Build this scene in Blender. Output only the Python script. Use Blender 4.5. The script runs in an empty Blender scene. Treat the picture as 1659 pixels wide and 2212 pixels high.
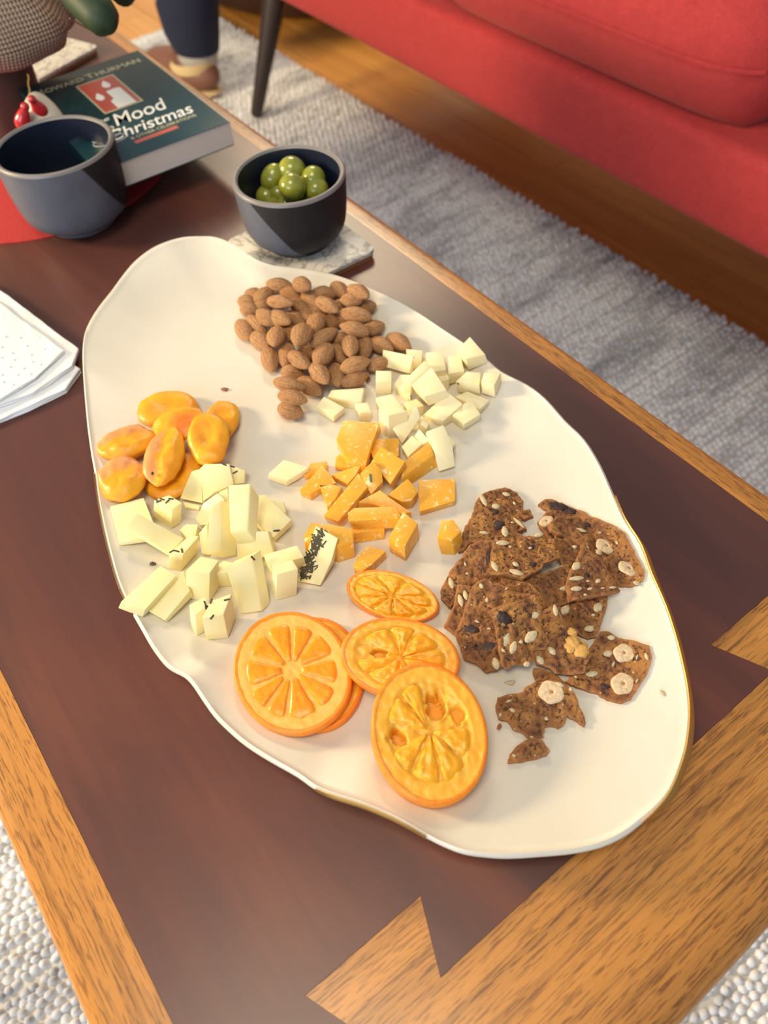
import bpy, bmesh, math, random
import numpy as np
from mathutils import Vector, Matrix, noise
from mathutils.bvhtree import BVHTree
from mathutils.geometry import delaunay_2d_cdt

random.seed(7)
S = bpy.context.scene
COL = S.collection

# ------------------------------------------------------------------ camera
T = 0.43                       # height of the coffee table top above the floor
CAMPOS = Vector((0.0, 0.0, T + 0.42))
FPX, CX, CY = 1645.0, 829.5, 1106.0
_d1 = Vector((-1158 - CX, -940 - CY, FPX)).normalized()          # table length (+Y), from its vanishing point
_d2 = Vector((4820 - CX, -1440 - CY, FPX))
_d2 = (_d2 - _d1 * _d2.dot(_d1)).normalized()                    # table width (+X)
_up = _d2.cross(_d1)
RM = Matrix((_d2, _d1, _up))                                     # lens axes -> world axes
cam_data = bpy.data.cameras.new('camera')
cam_data.sensor_fit = 'HORIZONTAL'
cam_data.sensor_width = 36.0
cam_data.lens = FPX / 1659.0 * 36.0
cam_data.clip_start = 0.02
cam_data.dof.use_dof = True
cam_data.dof.focus_distance = 0.47
cam_data.dof.aperture_fstop = 9.0
cam = bpy.data.objects.new('camera', cam_data)
COL.objects.link(cam)
_r, _d, _f = RM.col[0], RM.col[1], RM.col[2]
cam.matrix_world = Matrix(((_r[0], -_d[0], -_f[0], CAMPOS[0]), (_r[1], -_d[1], -_f[1], CAMPOS[1]),
                           (_r[2], -_d[2], -_f[2], CAMPOS[2]), (0, 0, 0, 1)))
S.camera = cam

# ------------------------------------------------------------------ world, lights, exposure
world = bpy.data.worlds.new('room_light')
S.world = world
world.use_nodes = True
_bg = world.node_tree.nodes['Background']
_bg.inputs[0].default_value = (0.64, 0.79, 1.0, 1)
_bg.inputs[1].default_value = 0.32


def area(name, loc, target, size, size_y, power, color):
    l = bpy.data.lights.new(name, 'AREA')
    l.shape = 'RECTANGLE'
    l.size, l.size_y = size, size_y
    l.energy = power
    l.color = color
    o = bpy.data.objects.new(name, l)
    COL.objects.link(o)
    o.location = loc
    o.rotation_euler = (Vector(target) - Vector(loc)).to_track_quat('-Z', 'Y').to_euler()
    return o


area('ceiling_lamp', (-0.35, 0.05, 2.40), (0.12, 0.40, 0.43), 0.8, 0.8, 21, (1.0, 0.86, 0.64))
area('window_light', (-2.3, -0.7, 1.30), (0.1, 0.4, 0.43), 1.5, 1.3, 42, (0.78, 0.88, 1.0))
area('far_ceiling_light', (1.95, 3.25, 2.50), (1.95, 3.25, 0.0), 0.65, 1.6, 80, (1.0, 0.82, 0.56))
_fl = bpy.data.lights.new('floor_lamp', 'POINT')
_fl.energy = 140
_fl.color = (1.0, 0.78, 0.48)
_fl.shadow_soft_size = 0.16
_flo = bpy.data.objects.new('floor_lamp', _fl)
COL.objects.link(_flo)
_flo.location = (-0.95, 1.46, 1.01)

S.view_settings.view_transform = 'Standard'
S.view_settings.look = 'None'
S.view_settings.gamma = 1.0
S.view_settings.use_curve_mapping = False
S.view_settings.exposure = 0.0


# ------------------------------------------------------------------ geometry helpers
def ray(px, py):
    return RM @ Vector((px - CX, py - CY, FPX))


def P(px, py, z):
    """photo pixel -> world point at absolute height z"""
    d = ray(px, py)
    return CAMPOS + d * ((z - CAMPOS.z) / d.z)


def on_plane(px, py, co, n):
    d = ray(px, py)
    return CAMPOS + d * ((co - CAMPOS).dot(n) / d.dot(n))


def px_per_m(p):
    return FPX / (p - CAMPOS).dot(RM.col[2])


def crop(x0, y0, s):
    return lambda u, v: (x0 + u / s, y0 + v / s)


QA = crop(660, 710, 3.6867)
QB = crop(560, 890, 3.6065)
QC = crop(210, 980, 5.2667)
QD = crop(380, 980, 4.6083)
QE = crop(200, 820, 4.8794)
QF = crop(930, 1040, 3.4563)
QG = crop(930, 1230, 3.3180)
QH = crop(480, 1200, 2.7650)
QK = crop(480, 570, 3.7705)
QO = crop(440, 250, 3.6065)


def link(name, me, mat=None, parent=None, loc=None, kind=None):
    o = bpy.data.objects.new(name, me)
    COL.objects.link(o)
    if mat is not None and me is not None and not me.materials:
        for m in (mat if isinstance(mat, (list, tuple)) else [mat]):
            me.materials.append(m)
    if parent is not None:
        o.parent = parent
    if loc is not None:
        o.location = loc
    if kind:
        o['kind'] = kind
    return o


def tag(o, label, cat, group=None):
    o['label'] = label
    o['category'] = cat
    if group:
        o['group'] = group
    return o


def empty(name, loc, label, cat, group=None):
    o = bpy.data.objects.new(name, None)
    o.empty_display_size = 0.02
    COL.objects.link(o)
    o.location = loc
    return tag(o, label, cat, group)


def mesh_of(verts, faces, smooth=True, angle=None):
    me = bpy.data.meshes.new('m')
    me.from_pydata([tuple(v) for v in verts], [], faces)
    me.update()
    if smooth:
        me.polygons.foreach_set('use_smooth', [True] * len(me.polygons))
        if angle is not None:
            me.set_sharp_from_angle(angle=math.radians(angle))
    return me


def bm_mesh(bm, smooth=True, angle=35):
    bmesh.ops.recalc_face_normals(bm, faces=bm.faces)
    me = bpy.data.meshes.new('m')
    bm.to_mesh(me)
    bm.free()
    if smooth:
        me.polygons.foreach_set('use_smooth', [True] * len(me.polygons))
        me.set_sharp_from_angle(angle=math.radians(angle))
    return me


def box_mesh(x0, x1, y0, y1, z0, z1, bevel=0.0, seg=2, angle=35):
    bm = bmesh.new()
    bmesh.ops.create_cube(bm, size=1)
    for v in bm.verts:
        v.co = ((x0 + x1) / 2 + v.co.x * (x1 - x0), (y0 + y1) / 2 + v.co.y * (y1 - y0), (z0 + z1) / 2 + v.co.z * (z1 - z0))
    if bevel:
        bmesh.ops.bevel(bm, geom=list(bm.edges), offset=bevel, segments=seg, profile=0.5, affect='EDGES')
    return bm_mesh(bm, True, angle)


def prism_mesh(top, bottom, bevel=0.0, seg=2, angle=35):
    n = len(top)
    bm = bmesh.new()
    a = [bm.verts.new(p) for p in top]
    b = [bm.verts.new(p) for p in bottom]
    bm.faces.new(a)
    bm.faces.new(b[::-1])
    for i in range(n):
        j = (i + 1) % n
        bm.faces.new((a[j], a[i], b[i], b[j]))
    bmesh.ops.recalc_face_normals(bm, faces=bm.faces)
    if bevel:
        bmesh.ops.bevel(bm, geom=list(bm.edges), offset=bevel, segments=seg, profile=0.6, affect='EDGES', clamp_overlap=True)
    return bm_mesh(bm, True, angle)


def lathe_mesh(profile, n=64, angle=60, closed=False, wob=None):
    verts, faces = [], []
    m = len(profile)
    for i in range(n):
        t = 2 * math.pi * i / n
        for (r, z) in profile:
            k = 1.0 if wob is None else wob(t, r, z)
            verts.append((r * k * math.cos(t), r * k * math.sin(t), z))
    rng = m if closed else m - 1
    for i in range(n):
        i2 = (i + 1) % n
        for j in range(rng):
            j2 = (j + 1) % m
            faces.append((i * m + j, i2 * m + j, i2 * m + j2, i * m + j2))
    me = mesh_of(verts, faces, True, angle)
    bm = bmesh.new()
    bm.from_mesh(me)
    bmesh.ops.remove_doubles(bm, verts=bm.verts, dist=1e-6)
    bmesh.ops.recalc_face_normals(bm, faces=bm.faces)
    bm.to_mesh(me)
    bm.free()
    me.polygons.foreach_set('use_smooth', [True] * len(me.polygons))
    me.set_sharp_from_angle(angle=math.radians(angle))
    return me


def tube_mesh(pts, radii, n=8, cap=True):
    pts = [Vector(p) for p in pts]
    verts, faces = [], []
    prev = None
    for i, p in enumerate(pts):
        d = (pts[min(i + 1, len(pts) - 1)] - pts[max(i - 1, 0)]).normalized()
        if prev is None:
            u = d.orthogonal().normalized()
        else:
            u = (prev - d * prev.dot(d)).normalized()
        prev = u
        w = d.cross(u)
        r = radii[i] if isinstance(radii, (list, tuple)) else radii
        for k in range(n):
            a = 2 * math.pi * k / n
            verts.append(p + (u * math.cos(a) + w * math.sin(a)) * r)
    for i in range(len(pts) - 1):
        for k in range(n):
            k2 = (k + 1) % n
            faces.append((i * n + k, i * n + k2, (i + 1) * n + k2, (i + 1) * n + k))
    if cap:
        faces.append(tuple(range(n))[::-1])
        faces.append(tuple(range((len(pts) - 1) * n, len(pts) * n)))
    return mesh_of(verts, faces, True, 50)


def blob_mesh(rx, ry, rz, seg=20, rings=12, fn=None):
    bm = bmesh.new()
    bmesh.ops.create_uvsphere(bm, u_segments=seg, v_segments=rings, radius=1)
    for v in bm.verts:
        c = v.co.copy()
        if fn:
            c = fn(c)
        v.co = (c.x * rx, c.y * ry, c.z * rz)
    return bm_mesh(bm, True, 180)


def rebase(me, loc):
    me.transform(Matrix.Translation(-Vector(loc)))
    return me


# ------------------------------------------------------------------ materials
def mat(name, color=(0.8, 0.8, 0.8), rough=0.5, **kw):
    m = bpy.data.materials.new(name)
    m.use_nodes = True
    b = m.node_tree.nodes['Principled BSDF']
    b.inputs['Base Color'].default_value = (*color, 1)
    b.inputs['Roughness'].default_value = rough
    for k, v in kw.items():
        b.inputs[k].default_value = v
    return m


class N:
    def __init__(self, m):
        self.m = m
        self.t = m.node_tree
        self.b = self.t.nodes['Principled BSDF']
        self.tc = None

    def add(self, ty, **props):
        n = self.t.nodes.new(ty)
        for k, v in props.items():
            setattr(n, k, v)
        return n

    def coord(self, scale=(1, 1, 1), rot=(0, 0, 0), kind='Object'):
        if self.tc is None:
            self.tc = self.add('ShaderNodeTexCoord')
        mp = self.add('ShaderNodeMapping')
        mp.inputs['Scale'].default_value = scale
        mp.inputs['Rotation'].default_value = rot
        self.t.links.new(self.tc.outputs[kind], mp.inputs[0])
        return mp.outputs[0]

    def noise(self, co, scale, detail=4, rough=0.55, dist=0.0):
        n = self.add('ShaderNodeTexNoise')
        n.inputs['Scale'].default_value = scale
        n.inputs['Detail'].default_value = detail
        n.inputs['Roughness'].default_value = rough
        n.inputs['Distortion'].default_value = dist
        self.t.links.new(co, n.inputs['Vector'])
        return n.outputs['Fac']

    def voronoi(self, co, scale, feature='F1', out='Distance', rnd=1.0):
        n = self.add('ShaderNodeTexVoronoi', feature=feature)
        n.inputs['Scale'].default_value = scale
        n.inputs['Randomness'].default_value = rnd
        self.t.links.new(co, n.inputs['Vector'])
        return n.outputs[out]

    def ramp(self, fac, stops, interp='LINEAR'):
        n = self.add('ShaderNodeValToRGB')
        n.color_ramp.interpolation = interp
        e = n.color_ramp.elements
        while len(e) < len(stops):
            e.new(0.5)
        for el, (p, c) in zip(e, stops):
            el.position = p
            el.color = (*c, 1) if len(c) == 3 else c
        self.t.links.new(fac, n.inputs[0])
        return n.outputs[0]

    def mix(self, fac, a, b, mode='MIX'):
        n = self.add('ShaderNodeMix', data_type='RGBA', blend_type=mode)
        for sock, v in ((n.inputs[0], fac), (n.inputs[6], a), (n.inputs[7], b)):
            if isinstance(v, (int, float)):
                sock.default_value = v
            elif isinstance(v, tuple):
                sock.default_value = (*v, 1)
            else:
                self.t.links.new(v, sock)
        return n.outputs[2]

    def math(self, op, a, b=0.0):
        n = self.add('ShaderNodeMath', operation=op)
        for sock, v in ((n.inputs[0], a), (n.inputs[1], b)):
            if isinstance(v, (int, float)):
                sock.default_value = v
            else:
                self.t.links.new(v, sock)
        return n.outputs[0]

    def color(self, out):
        self.t.links.new(out, self.b.inputs['Base Color'])

    def rough(self, out):
        self.t.links.new(out, self.b.inputs['Roughness'])

    def bump(self, h, strength=0.3, dist=0.001):
        n = self.add('ShaderNodeBump')
        n.inputs['Strength'].default_value = strength
        n.inputs['Distance'].default_value = dist
        self.t.links.new(h, n.inputs['Height'])
        self.t.links.new(n.outputs[0], self.b.inputs['Normal'])


G0, G1 = (0, 0, 0), (1, 1, 1)


def oak_mat(name, along, light=(0.56, 0.235, 0.045), dark=(0.16, 0.055, 0.012)):
    m = mat(name, rough=0.34)
    k = N(m)
    sc = (1, 0.022, 1) if along == 'y' else (0.022, 1, 1)
    sc2 = (1, 0.07, 1) if along == 'y' else (0.07, 1, 1)
    co = k.coord(sc)
    fine = k.noise(k.coord(sc2), 1150, 2, 0.5)
    broad = k.noise(co, 48, 4, 0.6, 0.8)
    mid = k.noise(co, 260, 3, 0.6, 0.3)
    base = k.ramp(broad, [(0.25, tuple(x * 0.62 for x in light)), (0.5, light), (0.8, tuple(min(1, x * 1.22) for x in light))])
    base = k.mix(k.ramp(mid, [(0.52, G0), (0.66, G1)]), base, tuple(x * 0.62 for x in light))
    pores = k.math('MULTIPLY', k.ramp(fine, [(0.52, G0), (0.62, G1)]), k.ramp(broad, [(0.3, (0.95,) * 3), (0.75, (0.25,) * 3)]))
    k.color(k.mix(pores, base, dark))
    k.bump(fine, 0.12, 0.0006)
    k.b.inputs['Coat Weight'].default_value = 0.25
    k.b.inputs['Coat Roughness'].default_value = 0.18
    return m


M = {}
M['oak_y'] = oak_mat('oak_long_grain', 'y')
M['oak_x'] = oak_mat('oak_cross_grain', 'x')


def dark_wood():
    m = mat('dark_wood', rough=0.36)
    k = N(m)
    a = k.noise(k.coord((1, 0.16, 1)), 12, 4, 0.5, 0.8)
    b = k.noise(k.coord((1, 0.05, 1)), 130, 3, 0.6)
    c = k.ramp(a, [(0.30, (0.078, 0.028, 0.022)), (0.5, (0.112, 0.036, 0.025)), (0.70, (0.185, 0.055, 0.030))])
    k.color(k.mix(k.ramp(b, [(0.35, G0), (0.75, (0.35,) * 3)]), c, (0.07, 0.028, 0.024)))
    k.b.inputs['Coat Weight'].default_value = 0.2
    k.b.inputs['Coat Roughness'].default_value = 0.25
    return m


M['dark_wood'] = dark_wood()


def ceramic():
    m = mat('cream_ceramic', (0.80, 0.745, 0.63), 0.36)
    k = N(m)
    n = k.noise(k.coord(), 14, 3)
    k.color(k.ramp(n, [(0.3, (0.72, 0.655, 0.53)), (0.7, (0.77, 0.71, 0.595))]))
    k.bump(k.noise(k.coord(), 55, 3), 0.12, 0.002)
    k.b.inputs['Coat Weight'].default_value = 0.15
    k.b.inputs['Coat Roughness'].default_value = 0.2
    return m


M['ceramic'] = ceramic()
M['gold'] = mat('worn_gold', (0.66, 0.41, 0.12), 0.48, Metallic=0.9)


def cheese(name, c0, c1, sss=0.12, crystals=None, rough=0.42, bump=0.10):
    m = mat(name, c1, rough)
    k = N(m)
    co = k.coord()
    col = k.ramp(k.noise(co, 60, 4), [(0.3, c0), (0.7, c1)])
    if crystals:
        n1 = k.noise(co, 230, 4, 0.6, 0.6)
        col = k.mix(k.ramp(n1, [(0.585, G0), (0.635, G1)]), col, crystals)
    k.color(col)
    k.b.inputs['Subsurface Weight'].default_value = sss
    k.b.inputs['Subsurface Radius'].default_value = (1.0, 0.9, 0.5)
    k.b.inputs['Subsurface Scale'].default_value = 0.003
    k.bump(k.noise(co, 420, 4, 0.6), bump, 0.001)
    return m


M['white_cheese'] = cheese('white_cheese', (0.95, 0.80, 0.42), (0.97, 0.85, 0.56), 0.18)
M['herb_cheese'] = cheese('herb_cheese', (0.94, 0.81, 0.37), (0.96, 0.86, 0.49), 0.18)
M['gouda'] = cheese('aged_orange_cheese', (0.86, 0.39, 0.030), (0.92, 0.49, 0.050), 0.22, (0.95, 0.70, 0.33), 0.36, 0.22)
M['herb'] = mat('dried_herb', (0.075, 0.060, 0.030), 0.7)
M['green_herb'] = mat('green_herb', (0.10, 0.17, 0.07), 0.6)


def almond_mat():
    m = mat('almond_skin', rough=0.55)
    k = N(m)
    st = k.noise(k.coord((0.10, 1, 1)), 9.0, 4, 0.6, 0.3)
    sp = k.noise(k.coord(), 3.0, 4)
    inf = k.add('ShaderNodeObjectInfo')
    c = k.ramp(st, [(0.36, (0.36, 0.145, 0.050)), (0.50, (0.64, 0.315, 0.120)), (0.66, (0.80, 0.47, 0.21))])
    c = k.mix(k.ramp(sp, [(0.4, G0), (0.8, (0.35,) * 3)]), c, (0.66, 0.35, 0.14))
    c = k.mix(k.math('MULTIPLY', inf.outputs['Random'], 0.40), c, (0.52, 0.23, 0.09))
    k.color(c)
    k.bump(st, 0.55, 0.06)
    return m


M['almond'] = almond_mat()
M['almond_skin'] = mat('almond_flake', (0.30, 0.13, 0.045), 0.7)


def apricot_mat(name, kind):
    m = mat(name, rough=0.40)
    k = N(m)
    n = k.noise(k.coord(), 55, 3, 0.5, 0.4)
    c = k.ramp(n, [(0.28, (0.84, 0.28, 0.010)), (0.5, (0.89, 0.38, 0.010)), (0.75, (0.93, 0.47, 0.016))])
    sep = k.add('ShaderNodeSeparateXYZ')
    k.t.links.new(k.coord(), sep.inputs[0])
    if kind == 1:      # folded open: paler pink flesh along one side
        f = k.math('ADD', k.math('MULTIPLY', sep.outputs[1], 85.0), k.math('MULTIPLY', k.math('SUBTRACT', n, 0.5), 2.2))
        c = k.mix(k.ramp(f, [(0.05, G0), (0.55, (0.9,) * 3)]), c, (0.80, 0.33, 0.115))
    if kind == 2:      # stone cavity flushed red
        d = k.add('ShaderNodeVectorMath', operation='DISTANCE')
        k.t.links.new(k.coord(), d.inputs[0])
        d.inputs[1].default_value = (0.006, -0.002, 0.004)
        c = k.mix(k.ramp(k.math('MULTIPLY', d.outputs['Value'], 70.0), [(0.35, (0.9,) * 3), (0.95, G0)]), c, (0.74, 0.15, 0.015))
    k.color(c)
    k.b.inputs['Subsurface Weight'].default_value = 0.25
    k.b.inputs['Subsurface Radius'].default_value = (1, 0.4, 0.08)
    k.b.inputs['Subsurface Scale'].default_value = 0.006
    k.bump(k.noise(k.coord(), 190, 4, 0.6), 0.30, 0.002)
    return m


M['apricot'] = [apricot_mat('dried_apricot', 0), apricot_mat('folded_apricot', 1), apricot_mat('hollow_apricot', 2)]


def citrus(name, c0, c1, scale, rough, bump, sss=0.25):
    m = mat(name, c1, rough)
    k = N(m)
    n = k.noise(k.coord(), scale, 4, 0.6, 0.8)
    k.color(k.ramp(n, [(0.3, c0), (0.7, c1)]))
    k.b.inputs['Subsurface Weight'].default_value = sss
    k.b.inputs['Subsurface Radius'].default_value = (0.8, 0.5, 0.2)
    k.b.inputs['Subsurface Scale'].default_value = 0.003
    k.bump(k.noise(k.coord(), scale * 2.2, 4, 0.6), bump, 0.0015)
    k.b.inputs['Coat Weight'].default_value = 0.15
    k.b.inputs['Coat Roughness'].default_value = 0.25
    return m


M['rind'] = citrus('orange_rind', (0.92, 0.22, 0.004), (0.97, 0.32, 0.012), 160, 0.42, 0.25)
M['pith'] = citrus('candied_pith', (1.0, 0.42, 0.018), (1.0, 0.52, 0.05), 120, 0.40, 0.15)
M['pith_pale'] = citrus('candied_pith_pale', (1.0, 0.44, 0.06), (1.0, 0.53, 0.12), 120, 0.40, 0.15)
M['flesh'] = citrus('orange_flesh', (0.97, 0.27, 0.002), (1.0, 0.38, 0.008), 150, 0.30, 0.25)
M['flesh_yellow'] = citrus('candied_flesh', (1.0, 0.38, 0.004), (1.0, 0.50, 0.022), 170, 0.30, 0.25)


def cracker_mat():
    m = mat('seeded_crispbread', rough=0.75)
    k = N(m)
    co = k.coord()
    big = k.noise(co, 95, 5, 0.68, 0.6)
    c = k.ramp(big, [(0.32, (0.10, 0.032, 0.012)), (0.46, (0.26, 0.100, 0.024)), (0.64, (0.50, 0.225, 0.048))])
    fine = k.noise(co, 420, 3, 0.6)
    c = k.mix(k.ramp(fine, [(0.38, G1), (0.47, G0)]), c, (0.055, 0.018, 0.008))
    spot = k.noise(co, 33, 2, 0.5)
    c = k.mix(k.ramp(spot, [(0.66, G0), (0.72, (0.85,) * 3)]), c, (0.035, 0.012, 0.012))
    v = k.voronoi(co, 260)
    vm = k.math('MULTIPLY', k.ramp(v, [(0.13, G1), (0.20, G0)]), k.ramp(k.noise(co, 120, 2), [(0.52, G0), (0.56, G1)]))
    c = k.mix(vm, c, (0.62, 0.42, 0.20))
    inf = k.add('ShaderNodeObjectInfo')
    c = k.mix(k.math('MULTIPLY', inf.outputs['Random'], 0.45), c, (0.14, 0.048, 0.022))
    att = k.add('ShaderNodeAttribute', attribute_name='crust')
    c = k.mix(k.math('MULTIPLY', att.outputs['Fac'], 0.85), c, (0.40, 0.165, 0.05))
    k.color(c)
    k.bump(fine, 0.7, 0.0015)
    return m


M['cracker'] = cracker_mat()
M['crust'] = mat('crispbread_crust', (0.30, 0.115, 0.035), 0.8)


def seed_mat():
    m = mat('seed_kernel', rough=0.55)
    k = N(m)
    n = k.noise(k.coord((0.25, 1, 1)), 5.0, 3, 0.5)
    k.color(k.ramp(n, [(0.3, (0.40, 0.28, 0.13)), (0.55, (0.66, 0.53, 0.32)), (0.8, (0.78, 0.68, 0.47))]))
    return m


M['seed'] = seed_mat()


def nut_mat():
    m = mat('hazelnut_cut_face', rough=0.6)
    k = N(m)
    n = k.noise(k.coord(), 3.5, 4, 0.6)
    k.color(k.ramp(n, [(0.3, (0.62, 0.40, 0.20)), (0.7, (0.82, 0.66, 0.45))]))
    k.bump(n, 0.2, 0.05)
    return m


M['nut'] = nut_mat()
M['nut_core'] = mat('hazelnut_core', (0.42, 0.19, 0.06), 0.7)
M['raisin'] = mat('dark_raisin', (0.035, 0.014, 0.012), 0.5)


def olive_mat():
    m = mat('green_olive', rough=0.22)
    k = N(m)
    n = k.noise(k.coord(), 120, 3)
    k.color(k.ramp(n, [(0.3, (0.24, 0.26, 0.022)), (0.7, (0.38, 0.38, 0.045))]))
    k.b.inputs['Subsurface Weight'].default_value = 0.15
    k.b.inputs['Subsurface Scale'].default_value = 0.004
    k.b.inputs['Coat Weight'].default_value = 0.6
    k.b.inputs['Coat Roughness'].default_value = 0.08
    return m


M['olive'] = olive_mat()


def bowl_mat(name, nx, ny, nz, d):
    """charcoal stoneware, coloured paler slate on one side of a slanted plane"""
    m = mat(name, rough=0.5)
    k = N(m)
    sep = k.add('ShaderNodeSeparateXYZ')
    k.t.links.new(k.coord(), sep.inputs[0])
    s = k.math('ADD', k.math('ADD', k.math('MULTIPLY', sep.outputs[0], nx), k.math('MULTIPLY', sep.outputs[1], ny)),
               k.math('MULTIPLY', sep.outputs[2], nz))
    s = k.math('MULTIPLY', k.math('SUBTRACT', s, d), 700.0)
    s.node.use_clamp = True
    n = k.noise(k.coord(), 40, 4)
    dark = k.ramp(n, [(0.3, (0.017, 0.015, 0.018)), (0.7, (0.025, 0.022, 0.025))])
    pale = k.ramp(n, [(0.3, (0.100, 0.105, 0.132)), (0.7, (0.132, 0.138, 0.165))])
    k.color(k.mix(s, dark, pale))  # charcoal on one side of the slanted plane, paler slate on the other
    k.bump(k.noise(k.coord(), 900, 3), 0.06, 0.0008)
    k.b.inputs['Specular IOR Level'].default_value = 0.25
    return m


M['bowl_inside'] = mat('bowl_inside_glaze', (0.010, 0.014, 0.030), 0.35)
M['bowl_rim'] = mat('bowl_rim_clay', (0.22, 0.20, 0.19), 0.4)


def marble_mat():
    m = mat('veined_stone', rough=0.25)
    k = N(m)
    n = k.noise(k.coord((1, 1, 1)), 28, 5, 0.6, 1.6)
    v = k.ramp(n, [(0.46, G0), (0.495, G1), (0.505, G1), (0.54, G0)])
    k.color(k.mix(v, (0.80, 0.74, 0.64), (0.40, 0.37, 0.31)))
    return m


M['marble'] = marble_mat()
M['cork'] = mat('cork', (0.36, 0.17, 0.06), 0.85)
M['paper'] = mat('book_pages', (0.62, 0.55, 0.48), 0.8)
M['cover'] = mat('teal_cover', (0.010, 0.045, 0.052), 0.13)
M['navy_cover'] = mat('navy_cover', (0.008, 0.014, 0.045), 0.4)
M['gilt'] = mat('pale_gold_print', (0.50, 0.46, 0.28), 0.35)
M['white_print'] = mat('white_print', (0.80, 0.80, 0.78), 0.35)
M['red_print'] = mat('red_print', (0.46, 0.055, 0.035), 0.3)


def red_mat_fabric():
    m = mat('red_felt', rough=0.9)
    k = N(m)
    n = k.noise(k.coord(), 500, 3)
    k.color(k.ramp(n, [(0.3, (0.36, 0.018, 0.018)), (0.7, (0.50, 0.035, 0.032))]))
    k.bump(n, 0.4, 0.001)
    return m


M['felt'] = red_mat_fabric()


def napkin_mat():
    m = mat('napkin_paper', (0.86, 0.86, 0.86), 0.85)
    k = N(m)
    k.bump(k.noise(k.coord(), 700, 2), 0.1, 0.0005)
    return m


M['napkin'] = napkin_mat()


def sofa_mat():
    m = mat('red_sofa_fabric', rough=0.85)
    k = N(m)
    n1 = k.noise(k.coord((1, 0.22, 1)), 900, 2)
    n2 = k.noise(k.coord((0.22, 1, 0.22)), 900, 2)
    n = k.noise(k.coord(), 60, 3)
    h = k.math('ADD', k.math('ADD', k.math('MULTIPLY', n1, 0.5), k.math('MULTIPLY', n2, 0.5)), k.math('MULTIPLY', k.math('SUBTRACT', n, 0.5), 0.3))
    k.color(k.ramp(h, [(0.3, (0.33, 0.018, 0.020)), (0.7, (0.49, 0.040, 0.040))]))
    k.bump(h, 0.5, 0.0012)
    k.b.inputs['Sheen Weight'].default_value = 0.12
    k.b.inputs['Sheen Tint'].default_value = (1, 0.6, 0.5, 1)
    return m


M['sofa'] = sofa_mat()
M['leg_wood'] = mat('dark_leg_wood', (0.030, 0.018, 0.016), 0.4)


def rug_mat():
    m = mat('rug_yarn', rough=0.95)
    k = N(m)
    a = k.noise(k.coord((0.30, 1, 1)), 16, 4, 0.6, 0.4)
    b = k.noise(k.coord((0.22, 1, 1)), 85, 3, 0.6)
    s = k.math('ADD', k.math('MULTIPLY', a, 0.65), k.math('MULTIPLY', b, 0.35))
    k.color(k.ramp(s, [(0.36, (0.33, 0.335, 0.36)), (0.45, (0.56, 0.565, 0.58)), (0.53, (0.76, 0.765, 0.77)), (0.7, (0.84, 0.84, 0.83))]))
    return m


M['rug'] = rug_mat()
M['rug_base'] = mat('rug_backing', (0.55, 0.53, 0.49), 0.95)


def floor_mat():
    m = mat('floor_boards', rough=0.30)
    k = N(m)
    inf = k.add('ShaderNodeObjectInfo')
    a = k.noise(k.coord((1, 0.06, 1)), 45, 4, 0.6, 0.8)
    c = k.ramp(a, [(0.3, (0.56, 0.23, 0.040)), (0.7, (0.78, 0.38, 0.085))])
    k.color(k.mix(k.math('MULTIPLY', inf.outputs['Random'], 0.5), c, (0.54, 0.22, 0.04)))
    k.b.inputs['Coat Weight'].default_value = 0.4
    k.b.inputs['Coat Roughness'].default_value = 0.15
    return m


M['floor'] = floor_mat()
M['subfloor'] = mat('subfloor', (0.16, 0.07, 0.02), 0.6)

# ------------------------------------------------------------------ floor with boards
fl = link('floor', box_mesh(-3.0, 4.2, -2.0, 5.5, -0.06, -0.012), M['subfloor'])
fl['kind'] = 'structure'
fl['label'] = 'honey oak strip floor under the rug and red sofa'
BW = 0.085
plank_full = box_mesh(-BW / 2 + 0.0008, BW / 2 - 0.0008, -0.6, 0.6, -0.012, 0, 0.0012, 1)
plank_full.materials.append(M['floor'])
for i in range(22):
    x = 0.93 + BW * i
    off = (i * 0.437) % 1.2
    for j in range(-1, 4):
        y = -0.9 + off + 1.2 * j
        if -1.4 < y < 4.79:
            link('floor_board', plank_full, None, fl, (x, y, 0))
for i in range(30):
    x = 0.93 - BW * (i + 1)
    off = (i * 0.437) % 1.2
    for j in range(4):
        y = 1.75 + off + 1.2 * j
        if y < 4.79:
            link('floor_board', plank_full, None, fl, (x, y, 0))

M['wall'] = mat('cream_wall_paint', (0.72, 0.68, 0.60), 0.85)
for nm, bx_ in (('wall_far', (-3.0, 4.2, 5.40, 5.5, -0.012, 2.6)), ('wall_right', (4.1, 4.2, -2.0, 5.40, -0.012, 2.6))):
    w_ = link(nm, box_mesh(*bx_), M['wall'])
    w_['kind'] = 'structure'
    w_['label'] = 'plain cream painted room wall beyond the sofa'
for nm, bx_ in (('baseboard_far', (-3.0, 4.1, 5.385, 5.40, -0.012, 0.11)), ('baseboard_right', (4.085, 4.1, -2.0, 5.385, -0.012, 0.11))):
    w_ = link(nm, box_mesh(*bx_, 0.003, 1), M['white_print'])
    w_['kind'] = 'structure'
    w_['label'] = 'white painted baseboard along the cream wall'

# ------------------------------------------------------------------ rug with looped pile
rug = empty('area_rug', (0, 0, 0), 'cream and grey looped wool rug under the coffee table', 'rug')
link('rug_backing', box_mesh(-1.4, 1.012, -1.2, 2.2, 0.0005, 0.008, 0.003, 1), M['rug_base'], rug)


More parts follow.
